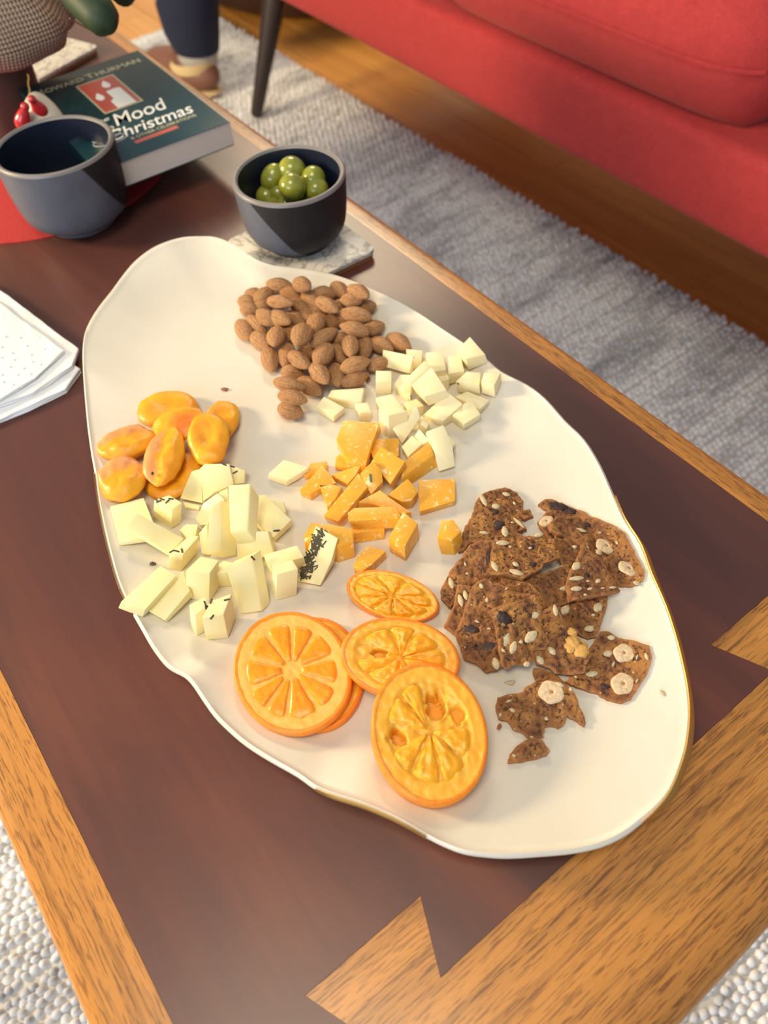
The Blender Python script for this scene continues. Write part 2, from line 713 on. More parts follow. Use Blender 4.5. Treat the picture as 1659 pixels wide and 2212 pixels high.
def rug_pile():
    rng = np.random.default_rng(3)
    base = [(0, 0, 1.0)]
    faces = []
    for r, (rad, h) in enumerate(((0.72, 0.72), (1.0, 0.0))):
        for i in range(6):
            a = i * math.pi / 3 + r * math.pi / 6
            base.append((rad * math.cos(a), rad * math.sin(a), h))
    for i in range(6):
        j = (i + 1) % 6
        faces.append((0, 1 + i, 1 + j))
        faces.append((1 + i, 7 + i, 1 + j))
        faces.append((1 + j, 7 + i, 7 + j))
    base = np.array(base)
    faces = np.array(faces)
    pts = []
    y = -0.32
    row = 0
    while y < 2.19:
        x = -0.5 + (row % 2) * 0.005
        st = 0.0095 if y < 1.2 else 0.013
        while x < 1.016:
            if not (-0.06 < x < 0.36 and y > 0.06):
                pts.append((x, y, row))
            x += st
        gap = 0.0035 if row % 4 == 3 else 0.0
        y += (0.0082 if y < 1.2 else 0.011) + gap
        row += 1
    pts = np.array(pts)
    n = len(pts)
    sx = rng.uniform(0.0046, 0.0070, n)
    sy = rng.uniform(0.0042, 0.0054, n)
    sz = rng.uniform(0.004, 0.0085, n)
    v = np.empty((n, 13, 3))
    v[:, :, 0] = base[None, :, 0] * sx[:, None] + pts[:, 0:1] + rng.normal(0, 0.0012, (n, 1))
    v[:, :, 1] = base[None, :, 1] * sy[:, None] + pts[:, 1:2] + rng.normal(0, 0.0010, (n, 1))
    v[:, :, 2] = base[None, :, 2] * sz[:, None] + 0.0075
    f = faces[None] + (np.arange(n) * 13)[:, None, None]
    v = v.reshape(-1, 3)
    f = f.reshape(-1, 3)
    me = bpy.data.meshes.new('pile')
    me.vertices.add(len(v))
    me.vertices.foreach_set('co', v.ravel())
    me.loops.add(f.size)
    me.loops.foreach_set('vertex_index', f.ravel().astype(np.int32))
    me.polygons.add(len(f))
    me.polygons.foreach_set('loop_start', np.arange(0, f.size, 3, dtype=np.int32))
    me.polygons.foreach_set('use_smooth', np.ones(len(f), dtype=bool))
    me.update(calc_edges=True)
    return me


link('loop_pile', rug_pile(), M['rug'], rug, kind='stuff')

# ------------------------------------------------------------------ sofa
SX = 0.850
sofa = empty('red_sofa', (SX, 0.6, 0), 'red woven fabric sofa with loose seat cushions on dark tapered legs', 'sofa')


def spart(name, me, m, par=None):
    me.transform(Matrix.Translation((-SX, -0.6, 0)))
    return link(name, me, m, par or sofa)


spart('front_rail', box_mesh(SX, SX + 0.82, -0.75, 1.690, 0.250, 0.362, 0.014, 3), M['sofa'])


def cushion_mesh(y0, y1, x0, x1, z0, z1):
    bm = bmesh.new()
    bmesh.ops.create_cube(bm, size=2)
    bmesh.ops.subdivide_edges(bm, edges=list(bm.edges), cuts=11, use_grid_fill=True)
    for v in bm.verts:
        u, w, h = v.co

        def rnd(t, k):
            return math.copysign(1 - (1 - abs(t)) ** k, t)
        e = 0.30
        # superellipsoid-like rounding toward the edges
        p = 7.0
        L = (abs(u) ** p + abs(w) ** p + abs(h) ** (2.6)) ** (1 / p)
        s = 1.0 / max(L, 1e-6)
        uu, ww = u * s, w * s
        hh = h * (1 - 0.22 * max(abs(uu), abs(ww)) ** 6) * (1 + 0.10 * (1 - uu * uu) * (1 - ww * ww))
        v.co = ((x0 + x1) / 2 + uu * (x1 - x0) / 2, (y0 + y1) / 2 + ww * (y1 - y0) / 2, (z0 + z1) / 2 + hh * (z1 - z0) / 2)
    return bm_mesh(bm, True, 180)


for (y0, y1) in ((-0.70, 0.430), (0.445, 1.085), (1.095, 1.665)):
    cu = spart('seat_cushion', cushion_mesh(y0, y1, SX - 0.012, SX + 0.74, 0.356, 0.53), M['sofa'])
    zc = 0.437
    pts = []
    x0, x1 = SX - 0.012, SX + 0.74
    for i in range(25):
        t = i / 24
        w = -1 + 2 * t
        L = (1 + abs(w) ** 7) ** (1 / 7)
        pts.append((x0 + (x1 - x0) / 2 * (1 - 1 / L) - 0.0005, (y0 + y1) / 2 + w / L * (y1 - y0) / 2, zc))
    pm = tube_mesh(pts, 0.0028, 6)
    pm.transform(Matrix.Translation((-SX, -0.6, 0)))
    link('seam_piping', pm, M['sofa'], cu)
for (bx, by, tx, ty) in ((0.792, 1.592, 0.878, 1.570), (0.80, -0.62, 0.872, -0.60), (1.66, 1.592, 1.60, 1.575), (1.66, -0.62, 1.60, -0.60)):
    zb = 0.0185 if bx < 1 else 0.0005
    lp = [(bx + (tx - bx) * t, by + (ty - by) * t, zb + (0.252 - zb) * t) for t in (0, 0.02, 0.35, 0.7, 1)]
    spart('leg', tube_mesh(lp, [0.0115, 0.0135, 0.0165, 0.021, 0.026], 20), M['leg_wood'])

# ------------------------------------------------------------------ coffee table
XL0, XL1, XR1, XR0 = -0.1165, -0.0827, 0.3645, 0.3860    # outer left, inner left, inner right, outer right
YE0, YE1, YT = -0.0540, 0.0268, 0.0598                   # end board: outer edge, inner edge, tips of its dovetails
YF = 1.42
TH = 0.024
table = empty('coffee_table', (0.135, 0.68, 0), 'dark wood coffee table with golden oak border and dovetailed end board', 'coffee table')


def tpart(name, me, m):
    me.transform(Matrix.Translation((-0.135, -0.68, 0)))
    return link(name, me, m, table)


g = 0.0002
tail1 = [(0.0275, YE1), (0.0419, YT), (-0.0273, YT), (-0.0130, YE1)]
tail2 = [(0.3180, YE1), (0.3330, YT), (0.2636, YT), (0.2780, YE1)]
board = [(XL1, YE0), (XR1, YE0), (XR1, YE1)] + tail2 + tail1 + [(XL1, YE1)]
panel = [(XL1 + g, YE1 + g)] + [(x + (g if i in (0, 1) else -g), y + g) for i, (x, y) in enumerate(tail1)][::-1] + \
        [(x + (g if i in (0, 1) else -g), y + g) for i, (x, y) in enumerate(tail2)][::-1] + [(XR1 - g, YE1 + g), (XR1 - g, YF - 0.08), (XL1 + g, YF - 0.08)]


def plate_prism(poly, z0, z1, bev=0.0):
    return prism_mesh([(x, y, z1) for x, y in poly], [(x, y, z0) for x, y in poly], bev, 1)


def board_mesh():
    """end board: dovetail outline, outer long edge rounded"""
    prof = []
    r = 0.011
    for i in range(7):
        a = math.pi / 2 * i / 6
        prof.append((YE0 + r - r * math.cos(a), T - r + r * math.sin(a)))
    bm = bmesh.new()
    flat = [(XL1, YE0 + r), (XR1, YE0 + r)] + board[2:]
    top = [bm.verts.new((x, y, T)) for x, y in flat]
    bot = [bm.verts.new((x, y, T - TH)) for x, y in flat]
    bm.faces.new(top)
    bm.faces.new(bot[::-1])
    k = len(flat)
    for i in range(1, k):
        j = (i + 1) % k
        bm.faces.new((top[j], top[i], bot[i], bot[j]))
    cols = []
    for (x, tv, bv) in ((XL1, top[0], bot[0]), (XR1, top[1], bot[1])):
        c = [bm.verts.new((x, YE0 + r - 0.0, T - TH))] if False else []
        ring = [bv] + [bm.verts.new((x, YE0, T - TH + 0.004))] + [bm.verts.new((x, y, z)) for y, z in prof[:-1]] + [tv]
        cols.append(ring)
    for i in range(len(cols[0]) - 1):
        bm.faces.new((cols[0][i], cols[1][i], cols[1][i + 1], cols[0][i + 1]))
    bm.faces.new(cols[0])
    bm.faces.new(cols[1][::-1])
    return bm_mesh(bm, True, 30)


tpart('top_panel', plate_prism(panel, T - TH, T), M['dark_wood'])
tpart('end_board', board_mesh(), M['oak_x'])
tpart('end_board', box_mesh(XL1, XR1, YF - 0.08, YF, T - TH, T, 0.002, 1), M['oak_x'])


def rail_mesh(xo, xi):
    s = 1 if xi > xo else -1
    r = 0.009
    prof = [(xi, T), (xo + s * r, T)]
    for i in range(1, 9):
        a = math.pi / 2 * i / 8
        prof.append((xo + s * r * (1 - math.sin(a)), T - r * (1 - math.cos(a))))
    prof += [(xo + s * 0.004, T - TH), (xi, T - TH)]
    bm = bmesh.new()
    r0 = [bm.verts.new((x, YE0, z)) for x, z in prof]
    r1 = [bm.verts.new((x, YF, z)) for x, z in prof]
    for i in range(len(prof)):
        j = (i + 1) % len(prof)
        bm.faces.new((r0[i], r0[j], r1[j], r1[i]))
    bm.faces.new(r0)
    bm.faces.new(r1[::-1])
    return bm_mesh(bm, True, 30)


tpart('side_rail', rail_mesh(XL0, XL1), M['oak_y'])
tpart('side_rail', rail_mesh(XR0, XR1), M['oak_y'])
for lx in (XL0 + 0.05, XR0 - 0.05):
    for ly in (0.05, YF - 0.09):
        tpart('leg', tube_mesh([(lx, ly, 0.0165), (lx, ly, 0.03), (lx, ly, T - TH)], [0.012, 0.014, 0.021], 20), M['oak_y'])

# ------------------------------------------------------------------ platter
RIM = [(430, 508, 30), (460, 509, 30), (490, 519, 29), (520, 538, 27), (555, 559, 25), (590, 570, 23), (640, 576, 22), (700, 585, 21), (760, 603, 20),
       (810, 624, 20), (860, 647, 20), (905, 673, 20), (950, 703, 20), (1000, 736, 20), (1050, 771, 20), (1085, 800, 20), (1140, 828, 20),
       (1180, 858, 21), (1225, 908, 21), (1265, 947, 21), (1300, 1003, 21), (1330, 1070, 21), (1354, 1122, 22), (1390, 1178, 22),
       (1413, 1240, 22), (1443, 1310, 22), (1463, 1370, 22), (1478, 1430, 22), (1490, 1490, 22), (1494, 1550, 22), (1488, 1610, 22),
       (1474, 1660, 22), (1453, 1710, 22), (1425, 1745, 22), (1390, 1776, 22), (1350, 1806, 22), (1300, 1829, 22), (1240, 1842, 22),
       (1180, 1848, 22), (1100, 1853, 22), (1045, 1850, 22), (1000, 1843, 22), (960, 1828, 22), (920, 1808, 23), (875, 1782, 24), (830, 1760, 24),
       (780, 1740, 24), (720, 1721, 23), (680, 1704, 22), (640, 1676, 21), (580, 1642, 21), (530, 1610, 21), (490, 1576, 21), (460, 1545, 21),
       (435, 1510, 21), (415, 1480, 21), (397, 1461, 21), (370, 1447, 21), (350, 1430, 21), (325, 1396, 21), (305, 1361, 21), (285, 1326, 21),
       (265, 1290, 21), (249, 1250, 21), (235, 1200, 21), (223, 1150, 21), (215, 1110, 21), (208, 1070, 21), (202, 1020, 21), (195, 980, 21),
       (188, 930, 21), (184, 890, 21), (180, 840, 21), (177, 790, 21), (177, 750, 22), (182, 716, 23), (196, 685, 24), (216, 655, 25), (240, 625, 26),
       (265, 591, 27), (291, 561, 29), (325, 535, 31), (360, 519, 32), (395, 510, 31)]
rim = [P(x, y, T + z / 1000) for x, y, z in RIM]


def catmull(pts, k):
    out = []
    n = len(pts)
    for i in range(n):
        p0, p1, p2, p3 = pts[i - 1], pts[i], pts[(i + 1) % n], pts[(i + 2) % n]
        for j in range(k):
            t = j / k
            out.append(0.5 * ((2 * p1) + (p2 - p0) * t + (2 * p0 - 5 * p1 + 4 * p2 - p3) * t * t + (3 * p1 - p0 - 3 * p2 + p3) * t ** 3))
    return out


rim = catmull(rim, 3)
NR = len(rim)
PC = P(800, 1140, T + 0.010)
FLOOR = T + 0.0095
rim_ang = [math.atan2(p.y - PC.y, p.x - PC.x) for p in rim]
rim_rad = [math.hypot(p.x - PC.x, p.y - PC.y) for p in rim]
_ang = np.array(rim_ang)
_rad = np.array(rim_rad)
_zz = np.array([p.z for p in rim])
_o = np.argsort(_ang)


def rise(q, zr):
    if q < 0.72:
        return 0.0
    t = (q - 0.72) / 0.28
    return (zr - FLOOR) * (t * t * (1.6 - 0.6 * t))


def plate_z(x, y):
    a = math.atan2(y - PC.y, x - PC.x)
    r = np.interp(a, _ang[_o], _rad[_o], period=2 * math.pi)
    z = np.interp(a, _ang[_o], _zz[_o], period=2 * math.pi)
    q = math.hypot(x - PC.x, y - PC.y) / r
    return FLOOR + rise(min(q, 1.0), z)


def platter_mesh():
    qs = [0.12, 0.3, 0.5, 0.66, 0.74, 0.80, 0.85, 0.89, 0.925, 0.95, 0.97, 0.985]
    verts = [(PC.x, PC.y, FLOOR)]
    rings = []
    for q in qs:
        ring = []
        for i, p in enumerate(rim):
            ring.append(len(verts))
            verts.append((PC.x + (p.x - PC.x) * q, PC.y + (p.y - PC.y) * q, FLOOR + rise(q, p.z)))
        rings.append(ring)
    # rounded lip, then the underside back to a flat foot
    for (inset, dz) in ((0.0022, 0.0000), (0.0006, -0.0008), (0.0, -0.0024), (0.0008, -0.0040), (0.0030, -0.0054)):
        ring = []
        for i, p in enumerate(rim):
            d = Vector((p.x - PC.x, p.y - PC.y, 0)).normalized()
            ring.append(len(verts))
            verts.append((p.x - d.x * inset, p.y - d.y * inset, p.z + dz))
        rings.append(ring)
    for q in (0.95, 0.90, 0.84, 0.76, 0.68, 0.55):
        ring = []
        for i, p in enumerate(rim):
            ring.append(len(verts))
            z = max(T + 0.0005, FLOOR + rise(q, p.z) - 0.0060) if q > 0.68 else T + 0.0005
            verts.append((PC.x + (p.x - PC.x) * q, PC.y + (p.y - PC.y) * q, z))
        rings.append(ring)
    faces = []
    for i in range(NR):
        j = (i + 1) % NR
        faces.append((0, rings[0][j], rings[0][i]))
        for a, b in zip(rings, rings[1:]):
            faces.append((a[i], a[j], b[j], b[i]))
    faces.append(tuple(rings[-1]))
    me = mesh_of(verts, faces, True, 60)
    bm = bmesh.new()
    bm.from_mesh(me)
    bmesh.ops.recalc_face_normals(bm, faces=bm.faces)
    bm.to_mesh(me)
    bm.free()
    me.polygons.foreach_set('use_smooth', [True] * len(me.polygons))
    return me


PB = Vector((PC.x, PC.y, T))
platter = link('serving_platter', rebase(platter_mesh(), PB), M['ceramic'], None, PB)
tag(platter, 'long cream ceramic platter with wavy rim and worn gold edge', 'platter')


def gold_band(i0, i1, lo, hi, name='gold_edge'):
    """thin gilding on the outer side of the lip"""
    verts, faces = [], []
    idx = list(range(i0 * 3, i1 * 3 + 1))
    prof = ((-0.0004, 0.0004), (0.0005, -0.0010), (0.0009, -0.0024), (0.0006, -0.0042), (-0.0018, -0.0056), (-0.0030, -0.0050))
    m = len(prof)
    for n_, i in enumerate(idx):
        p = rim[i % NR]
        d = Vector((p.x - PC.x, p.y - PC.y, 0)).normalized()
        t = n_ / (len(idx) - 1)
        f = min(1, 6 * t, 6 * (1 - t)) * (0.8 + 0.35 * noise.noise((i * 0.21, 3.1, 0)))
        f = max(f, 0.05)
        for (o, z) in prof:
            verts.append((p.x + d.x * (o * lo * f) - PB.x, p.y + d.y * (o * lo * f) - PB.y, p.z + z * hi - PB.z))
    for a in range(len(idx) - 1):
        for b in range(m):
            c = (b + 1) % m
            faces.append((a * m + b, (a + 1) * m + b, (a + 1) * m + c, a * m + c))
    faces.append(tuple(range(m)))
    faces.append(tuple(range((len(idx) - 1) * m, len(idx) * m))[::-1])
    o = link(name, mesh_of(verts, faces, True, 60), M['gold'], platter)
    o['label'] = 'worn gold gilding'
    return o


gold_band(21, 34, 3.2, 1.0)
gold_band(43, 48, 1.0, 0.9)
gold_band(61, 68, 0.35, 0.6)


# ------------------------------------------------------------------ cheese
def fit_plane(pts):
    c = sum(pts, Vector()) / len(pts)
    A = np.array([tuple(p - c) for p in pts])
    n = Vector(np.linalg.svd(A)[2][2])
    if n.dot(CAMPOS - c) < 0:
        n = -n
    return c, n


def block(name, Q, poly, zt, ref=None, zb=0.0, depth=None, mtl=None, bevel=0.0007, label='', cat='cheese', group=None):
    """a cut piece: its face toward the viewer (outline, corner heights in mm above the platter) and what it is extruded to"""
    pxs = [Q(*p) for p in poly]
    zs = list(zt) if isinstance(zt, (list, tuple)) else [zt] * len(poly)
    up = FLOOR
    for _ in range(3):
        pts = [P(x, y, up + z / 1000) for (x, y), z in zip(pxs, zs)]
        c, n = fit_plane(pts)
        up = max(FLOOR, plate_z(c.x, c.y))
    pts = [on_plane(x, y, c, n) for x, y in pxs]
    if ref:
        i, q = ref
        b = P(*Q(*q), up + zb / 1000)
        vec = b - pts[i]
        bot = [p + vec for p in pts]
    elif depth:
        bot = [p - n * depth / 1000 for p in pts]
    else:
        bot = [Vector((p.x, p.y, up + zb / 1000)) for p in pts]
    for p in bot:
        p.z = max(p.z, plate_z(p.x, p.y) + 0.0002)
    for p in pts:
        p.z = max(p.z, plate_z(p.x, p.y) + 0.0006)
    rng = random.Random(hash((round(pxs[0][0]), round(pxs[0][1]))) & 0xffff)
    for p in pts + bot:
        p += Vector((rng.uniform(-1, 1), rng.uniform(-1, 1), 0)) * 0.0003
    base = sum(bot, Vector()) / len(bot)
    base.z = min(p.z for p in bot)
    try:
        me = prism_mesh(pts, bot, bevel, 2, 40)
    except Exception:
        me = prism_mesh(pts, bot, 0)
    o = link(name, rebase(me, base), mtl, None, base)
    tag(o, label, cat, group)
    bm = bmesh.new()
    bm.from_mesh(me)
    o_bvh[o.name] = (BVHTree.FromBMesh(bm), base.copy())
    bm.free()
    return o


o_bvh = {}


def hit(o, px, py):
    bvh, base = o_bvh[o.name]
    d = ray(px, py).normalized()
    loc, nor, idx, dist = bvh.ray_cast(CAMPOS - base, d)
    return loc, nor


_fleck = None


def fleck(o, px, py, length=0.0035, width=0.0009, ang=0.0, m='herb', name='herb_fleck'):
    global _fleck
    loc, nor = hit(o, px, py)
    if loc is None:
        return
    if _fleck is None:
        _fleck = box_mesh(-0.5, 0.5, -0.5, 0.5, -0.5, 0.5, 0.12, 1)
        for v in _fleck.vertices:
            v.co.z += 0.5 * (0.25 - v.co.x ** 2)
        _fleck.materials.append(M['herb'])
    me = _fleck
    if m != 'herb':
        me = _fleck.copy()
        me.materials.clear()
        me.materials.append(M[m])
    # screen direction -> surface direction
    h2, _n = hit(o, px + 2 * math.cos(ang), py + 2 * math.sin(ang))
    dx = (h2 - loc) if h2 is not None else nor.orthogonal()
    dx = dx - nor * dx.dot(nor)
    dx = dx.normalized() if dx.length > 1e-7 else nor.orthogonal().normalized()
    dy = nor.cross(dx)
    f = link(name, me, None, o)
    R3 = Matrix((dx, dy, nor)).transposed().to_4x4()
    f.matrix_local = Matrix.Translation(loc + nor * 0.0001) @ R3 @ Matrix.Diagonal((length, width, 0.0006, 1))


WG = 'pale cheese cubes scattered at the far end of the platter'
WM = M['white_cheese']
WHITE = [
    ([(615, 165), (860, 215), (825, 360), (605, 300)], [13, 13, 5, 4], None, 0, 9, 'pale cheese slab leaning beside the almonds, wide face showing'),
    ([(800, 160), (935, 172), (925, 232), (850, 250)], 10, None, 0, None, 'pale cheese cube tucked behind the wide slab near the lone almond'),
    ([(955, 190), (1095, 182), (1122, 328), (1000, 345)], 14, None, 0, None, 'pale cheese chunk between the tucked cube and the square-topped cube'),
    ([(1040, 350), (1120, 335), (1147, 400), (1075, 420)], 9, (2, (1142, 490)), 0, None, 'small pale cheese chunk just right of the topmost bright cube'),
    ([(1125, 220), (1235, 215), (1268, 335), (1135, 360)], 11, (3, (1145, 442)), 0, None, 'square-topped pale cheese cube left of the cube on the rim'),
    ([(1200, 172), (1305, 62), (1435, 205), (1280, 240)], 13, (3, (1300, 332)), 0, None, 'pale cheese cube perched on the platter rim, farthest of the cubes'),
    ([(1195, 420), (1283, 338), (1397, 350), (1385, 450)], 11, (3, (1395, 537)), 0, None, 'pale cheese cube with a herb speck, left of the rightmost cube'),
    ([(1398, 420), (1420, 350), (1555, 350), (1502, 452)], 12, (3, (1507, 548)), 0, None, 'rightmost pale cheese cube, with a nicked top'),
    ([(1195, 540), (1285, 497), (1465, 570), (1385, 640)], [7, 7, 6, 6], None, 0, None, 'thin pale cheese slice lying flat below the two right cubes'),
    ([(1165, 688), (1268, 592), (1325, 582), (1397, 680), (1265, 760)], 9, (4, (1258, 810)), 0, None, 'five-sided pale cheese cube in front of the thin flat slice'),
    ([(945, 680), (1130, 500), (1255, 600), (1095, 735)], [7, 14, 12, 7], None, 0, None, 'broad pale cheese wedge sloping down below the topmost bright cube'),
    ([(840, 445), (1000, 302), (1118, 485), (945, 545)], [20, 22, 20, 19], (3, (982, 615)), 10, None, 'topmost bright white cheese cube on the pale pile'),
    ([(775, 415), (950, 250), (1000, 300), (838, 440)], 20, None, 8, None, 'narrow bright cheese bar behind the topmost cube'),
    ([(705, 440), (750, 365), (830, 365), (835, 545)], [8, 10, 12, 9], None, 0, None, 'rounded pale cheese chunk under the left side of the topmost cube'),
    ([(560, 330), (685, 335), (685, 420), (560, 425)], 13, (3, (563, 530)), 0, None, 'upright pale cheese cube between almonds and rounded chunk'),
    ([(560, 552), (690, 520), (785, 635), (600, 640)], 9, None, 0, None, 'low pale cheese block behind the tall front cube'),
    ([(580, 640), (718, 608), (815, 658), (662, 692)], 23, (3, (668, 878)), 0, None, 'tall pale cheese cube touching the big orange slab'),
    ([(692, 800), (890, 612), (918, 705), (768, 922)], [10, 21, 14, 3], None, 0, 7, 'long triangular pale cheese slice leaning beside the tall cube'),
    ([(782, 590), (880, 556), (945, 610), (820, 655)], 9, None, 0, None, 'half-hidden pale cheese chunk under the front of the topmost cube'),
    ([(890, 740), (930, 690), (990, 755), (960, 800)], 8, None, 0, None, 'small shaded pale cheese chunk right of the triangular slice'),
    ([(765, 935), (850, 850), (932, 915), (820, 1015)], 8, None, 0, None, 'pale cheese tile touching the orange bar, below the triangular slice'),
    ([(872, 850), (905, 795), (982, 890), (930, 925)], [9, 12, 10, 7], None, 0, None, 'narrow pale cheese sliver between the tile and the curved slab'),
    ([(965, 815), (1025, 795), (1100, 768), (1168, 920), (1192, 1095), (1065, 1140), (1020, 970)], [16, 17, 17, 10, 3, 3, 9], None, 0, 8,
     'long curved pale cheese slab resting across the orange bar'),
    ([(1120, 850), (1150, 852), (1195, 912), (1170, 942)], 5, None, 0, None, 'tiny pale cheese crumb behind the long curved slab'),
    ([(85, 612), (150, 540), (310, 628), (225, 700)], 10, (3, (225, 750)), 0, None, 'pale cheese cube nearest the lowest almonds'),
    ([(175, 540), (205, 487), (470, 470), (440, 583)], 9, None, 0, None, 'long pale cheese wedge behind the cube nearest the almonds'),
    ([(395, 592), (495, 588), (525, 668), (435, 665)], 9, (3, (430, 738)), 0, None, 'small pale cheese cube in front of the long wedge'),
]
for poly, zt, ref, zb, dep, lab in WHITE:
    o = block('white_cheese_cube', QA, poly, zt, ref, zb, dep, WM, 0.0007, lab, 'cheese', WG)
    if 'herb speck' in lab:
        fleck(o, *QA(1215, 437), 0.002, 0.0009, 0.8)
block('white_cheese_cube', QD, [(915, 200), (1070, 58), (1330, 130), (1115, 270)], [5, 8, 8, 5], (3, (1112, 335)), 0, None, WM, 0.0012,
      'lone pale cheese wedge on bare platter left of the orange cheese', 'cheese', WG)

GG = 'aged orange cheese pieces in the middle of the platter'
GM = M['gouda']
GOUDA = [
    ([(652, 75), (700, 66), (942, 88), (865, 290), (830, 415), (690, 400), (645, 290), (600, 215)], 13, None, 4, None, 'largest orange cheese slab with white crystals, farthest of its pile'),
    ([(600, 345), (660, 300), (700, 405), (690, 440), (590, 420)], 5, None, 0, None, 'crumbled orange cheese lump at the foot of the largest slab'),
    ([(860, 290), (920, 205), (1085, 205), (1085, 340), (900, 390)], 8, None, 0, None, 'shaded orange cheese piece under the tall pale cube'),
    ([(870, 390), (945, 272), (1138, 388), (1025, 560)], [14, 18, 17, 12], None, 0, 9, 'orange cheese block tilted behind the piece with a green herb'),
    ([(790, 475), (885, 378), (950, 455), (965, 545), (870, 645)], [16, 17, 17, 12, 10], None, 0, 9, 'orange cheese wedge with one green herb leaf on its face'),
    ([(1105, 510), (1140, 375), (1325, 235), (1365, 335)], [9, 10, 10, 9], (3, (1388, 425)), 0, None, 'orange cheese bar under the long curved pale slab'),
    ([(1240, 530), (1525, 518), (1524, 690), (1250, 775)], 6, (3, (1252, 812)), 0, None, 'square flat orange cheese tile with crystals, standing apart on the right'),
    ([(1000, 645), (1155, 520), (1235, 615), (1190, 690), (1120, 700)], [11, 11, 10, 8, 9], None, 0, None, 'ragged orange cheese chunk left of the flat square tile'),
    ([(760, 705), (940, 607), (1010, 660), (1185, 785), (1110, 792), (900, 722)], [8, 13, 12, 6, 6, 8], None, 1, None, 'orange cheese wedge with a sharp ridge above the horizontal bar'),
    ([(498, 808), (772, 473), (848, 580), (612, 852)], [10, 13, 13, 10], (3, (632, 888)), 4, None, 'long narrow orange cheese bar pointing away from the herb slab'),
    ([(688, 790), (740, 745), (1060, 733), (1100, 805), (1080, 832), (692, 852)], 14, (5, (735, 925)), 5, None, 'horizontal orange cheese bar with a round bubble mark'),
    ([(725, 900), (970, 880), (975, 910), (738, 945)], 6, (3, (740, 1028)), 0, None, 'orange cheese slice underneath the horizontal bar'),
    ([(1003, 980), (1122, 775), (1235, 870), (1130, 1050)], 14, (3, (1143, 1165)), 0, None, 'diamond-shaped orange cheese cube standing in front of the horizontal bar'),
    ([(1388, 985), (1422, 842), (1512, 838), (1572, 932), (1500, 995)], 13, (4, (1525, 1117)), 0, None, 'small orange cheese cube touching the crackers'),
    ([(735, 1205), (765, 1120), (840, 1033), (990, 1085), (880, 1190), (800, 1240)], 8, None, 0, None, 'orange cheese piece with crumbled corner next to the far orange slice'),
    ([(345, 965), (405, 862), (560, 880), (720, 905), (735, 1010), (600, 1050), (350, 1000)], 14, (4, (745, 1135)), 0, None, 'thick orange cheese block behind the herb-crusted slab'),
    ([(312, 608), (490, 412), (555, 490), (600, 550), (480, 590), (400, 640)], 7, None, 0, None, 'leftmost orange cheese chunk with white crystals'),
    ([(350, 500), (400, 400), (525, 382), (530, 440)], 5, None, 0, None, 'orange cheese scrap touching the lone pale wedge'),
    ([(560, 495), (650, 455), (797, 402), (760, 480), (690, 560)], [5, 9, 12, 9, 5], None, 0, None, 'thin orange cheese shard behind the long narrow bar'),
    ([(465, 565), (555, 560), (650, 580), (590, 680), (530, 735)], 7, None, 0, None, 'orange cheese flake under the left side of the long narrow bar'),
]
for poly, zt, ref, zb, dep, lab in GOUDA:
    o = block('orange_cheese_piece', QB, poly, zt, ref, zb, dep, GM, 0.0005, lab, 'cheese', GG)
    if 'green herb leaf' in lab:
        fleck(o, *QB(868, 515), 0.006, 0.0016, 1.45, 'green_herb')

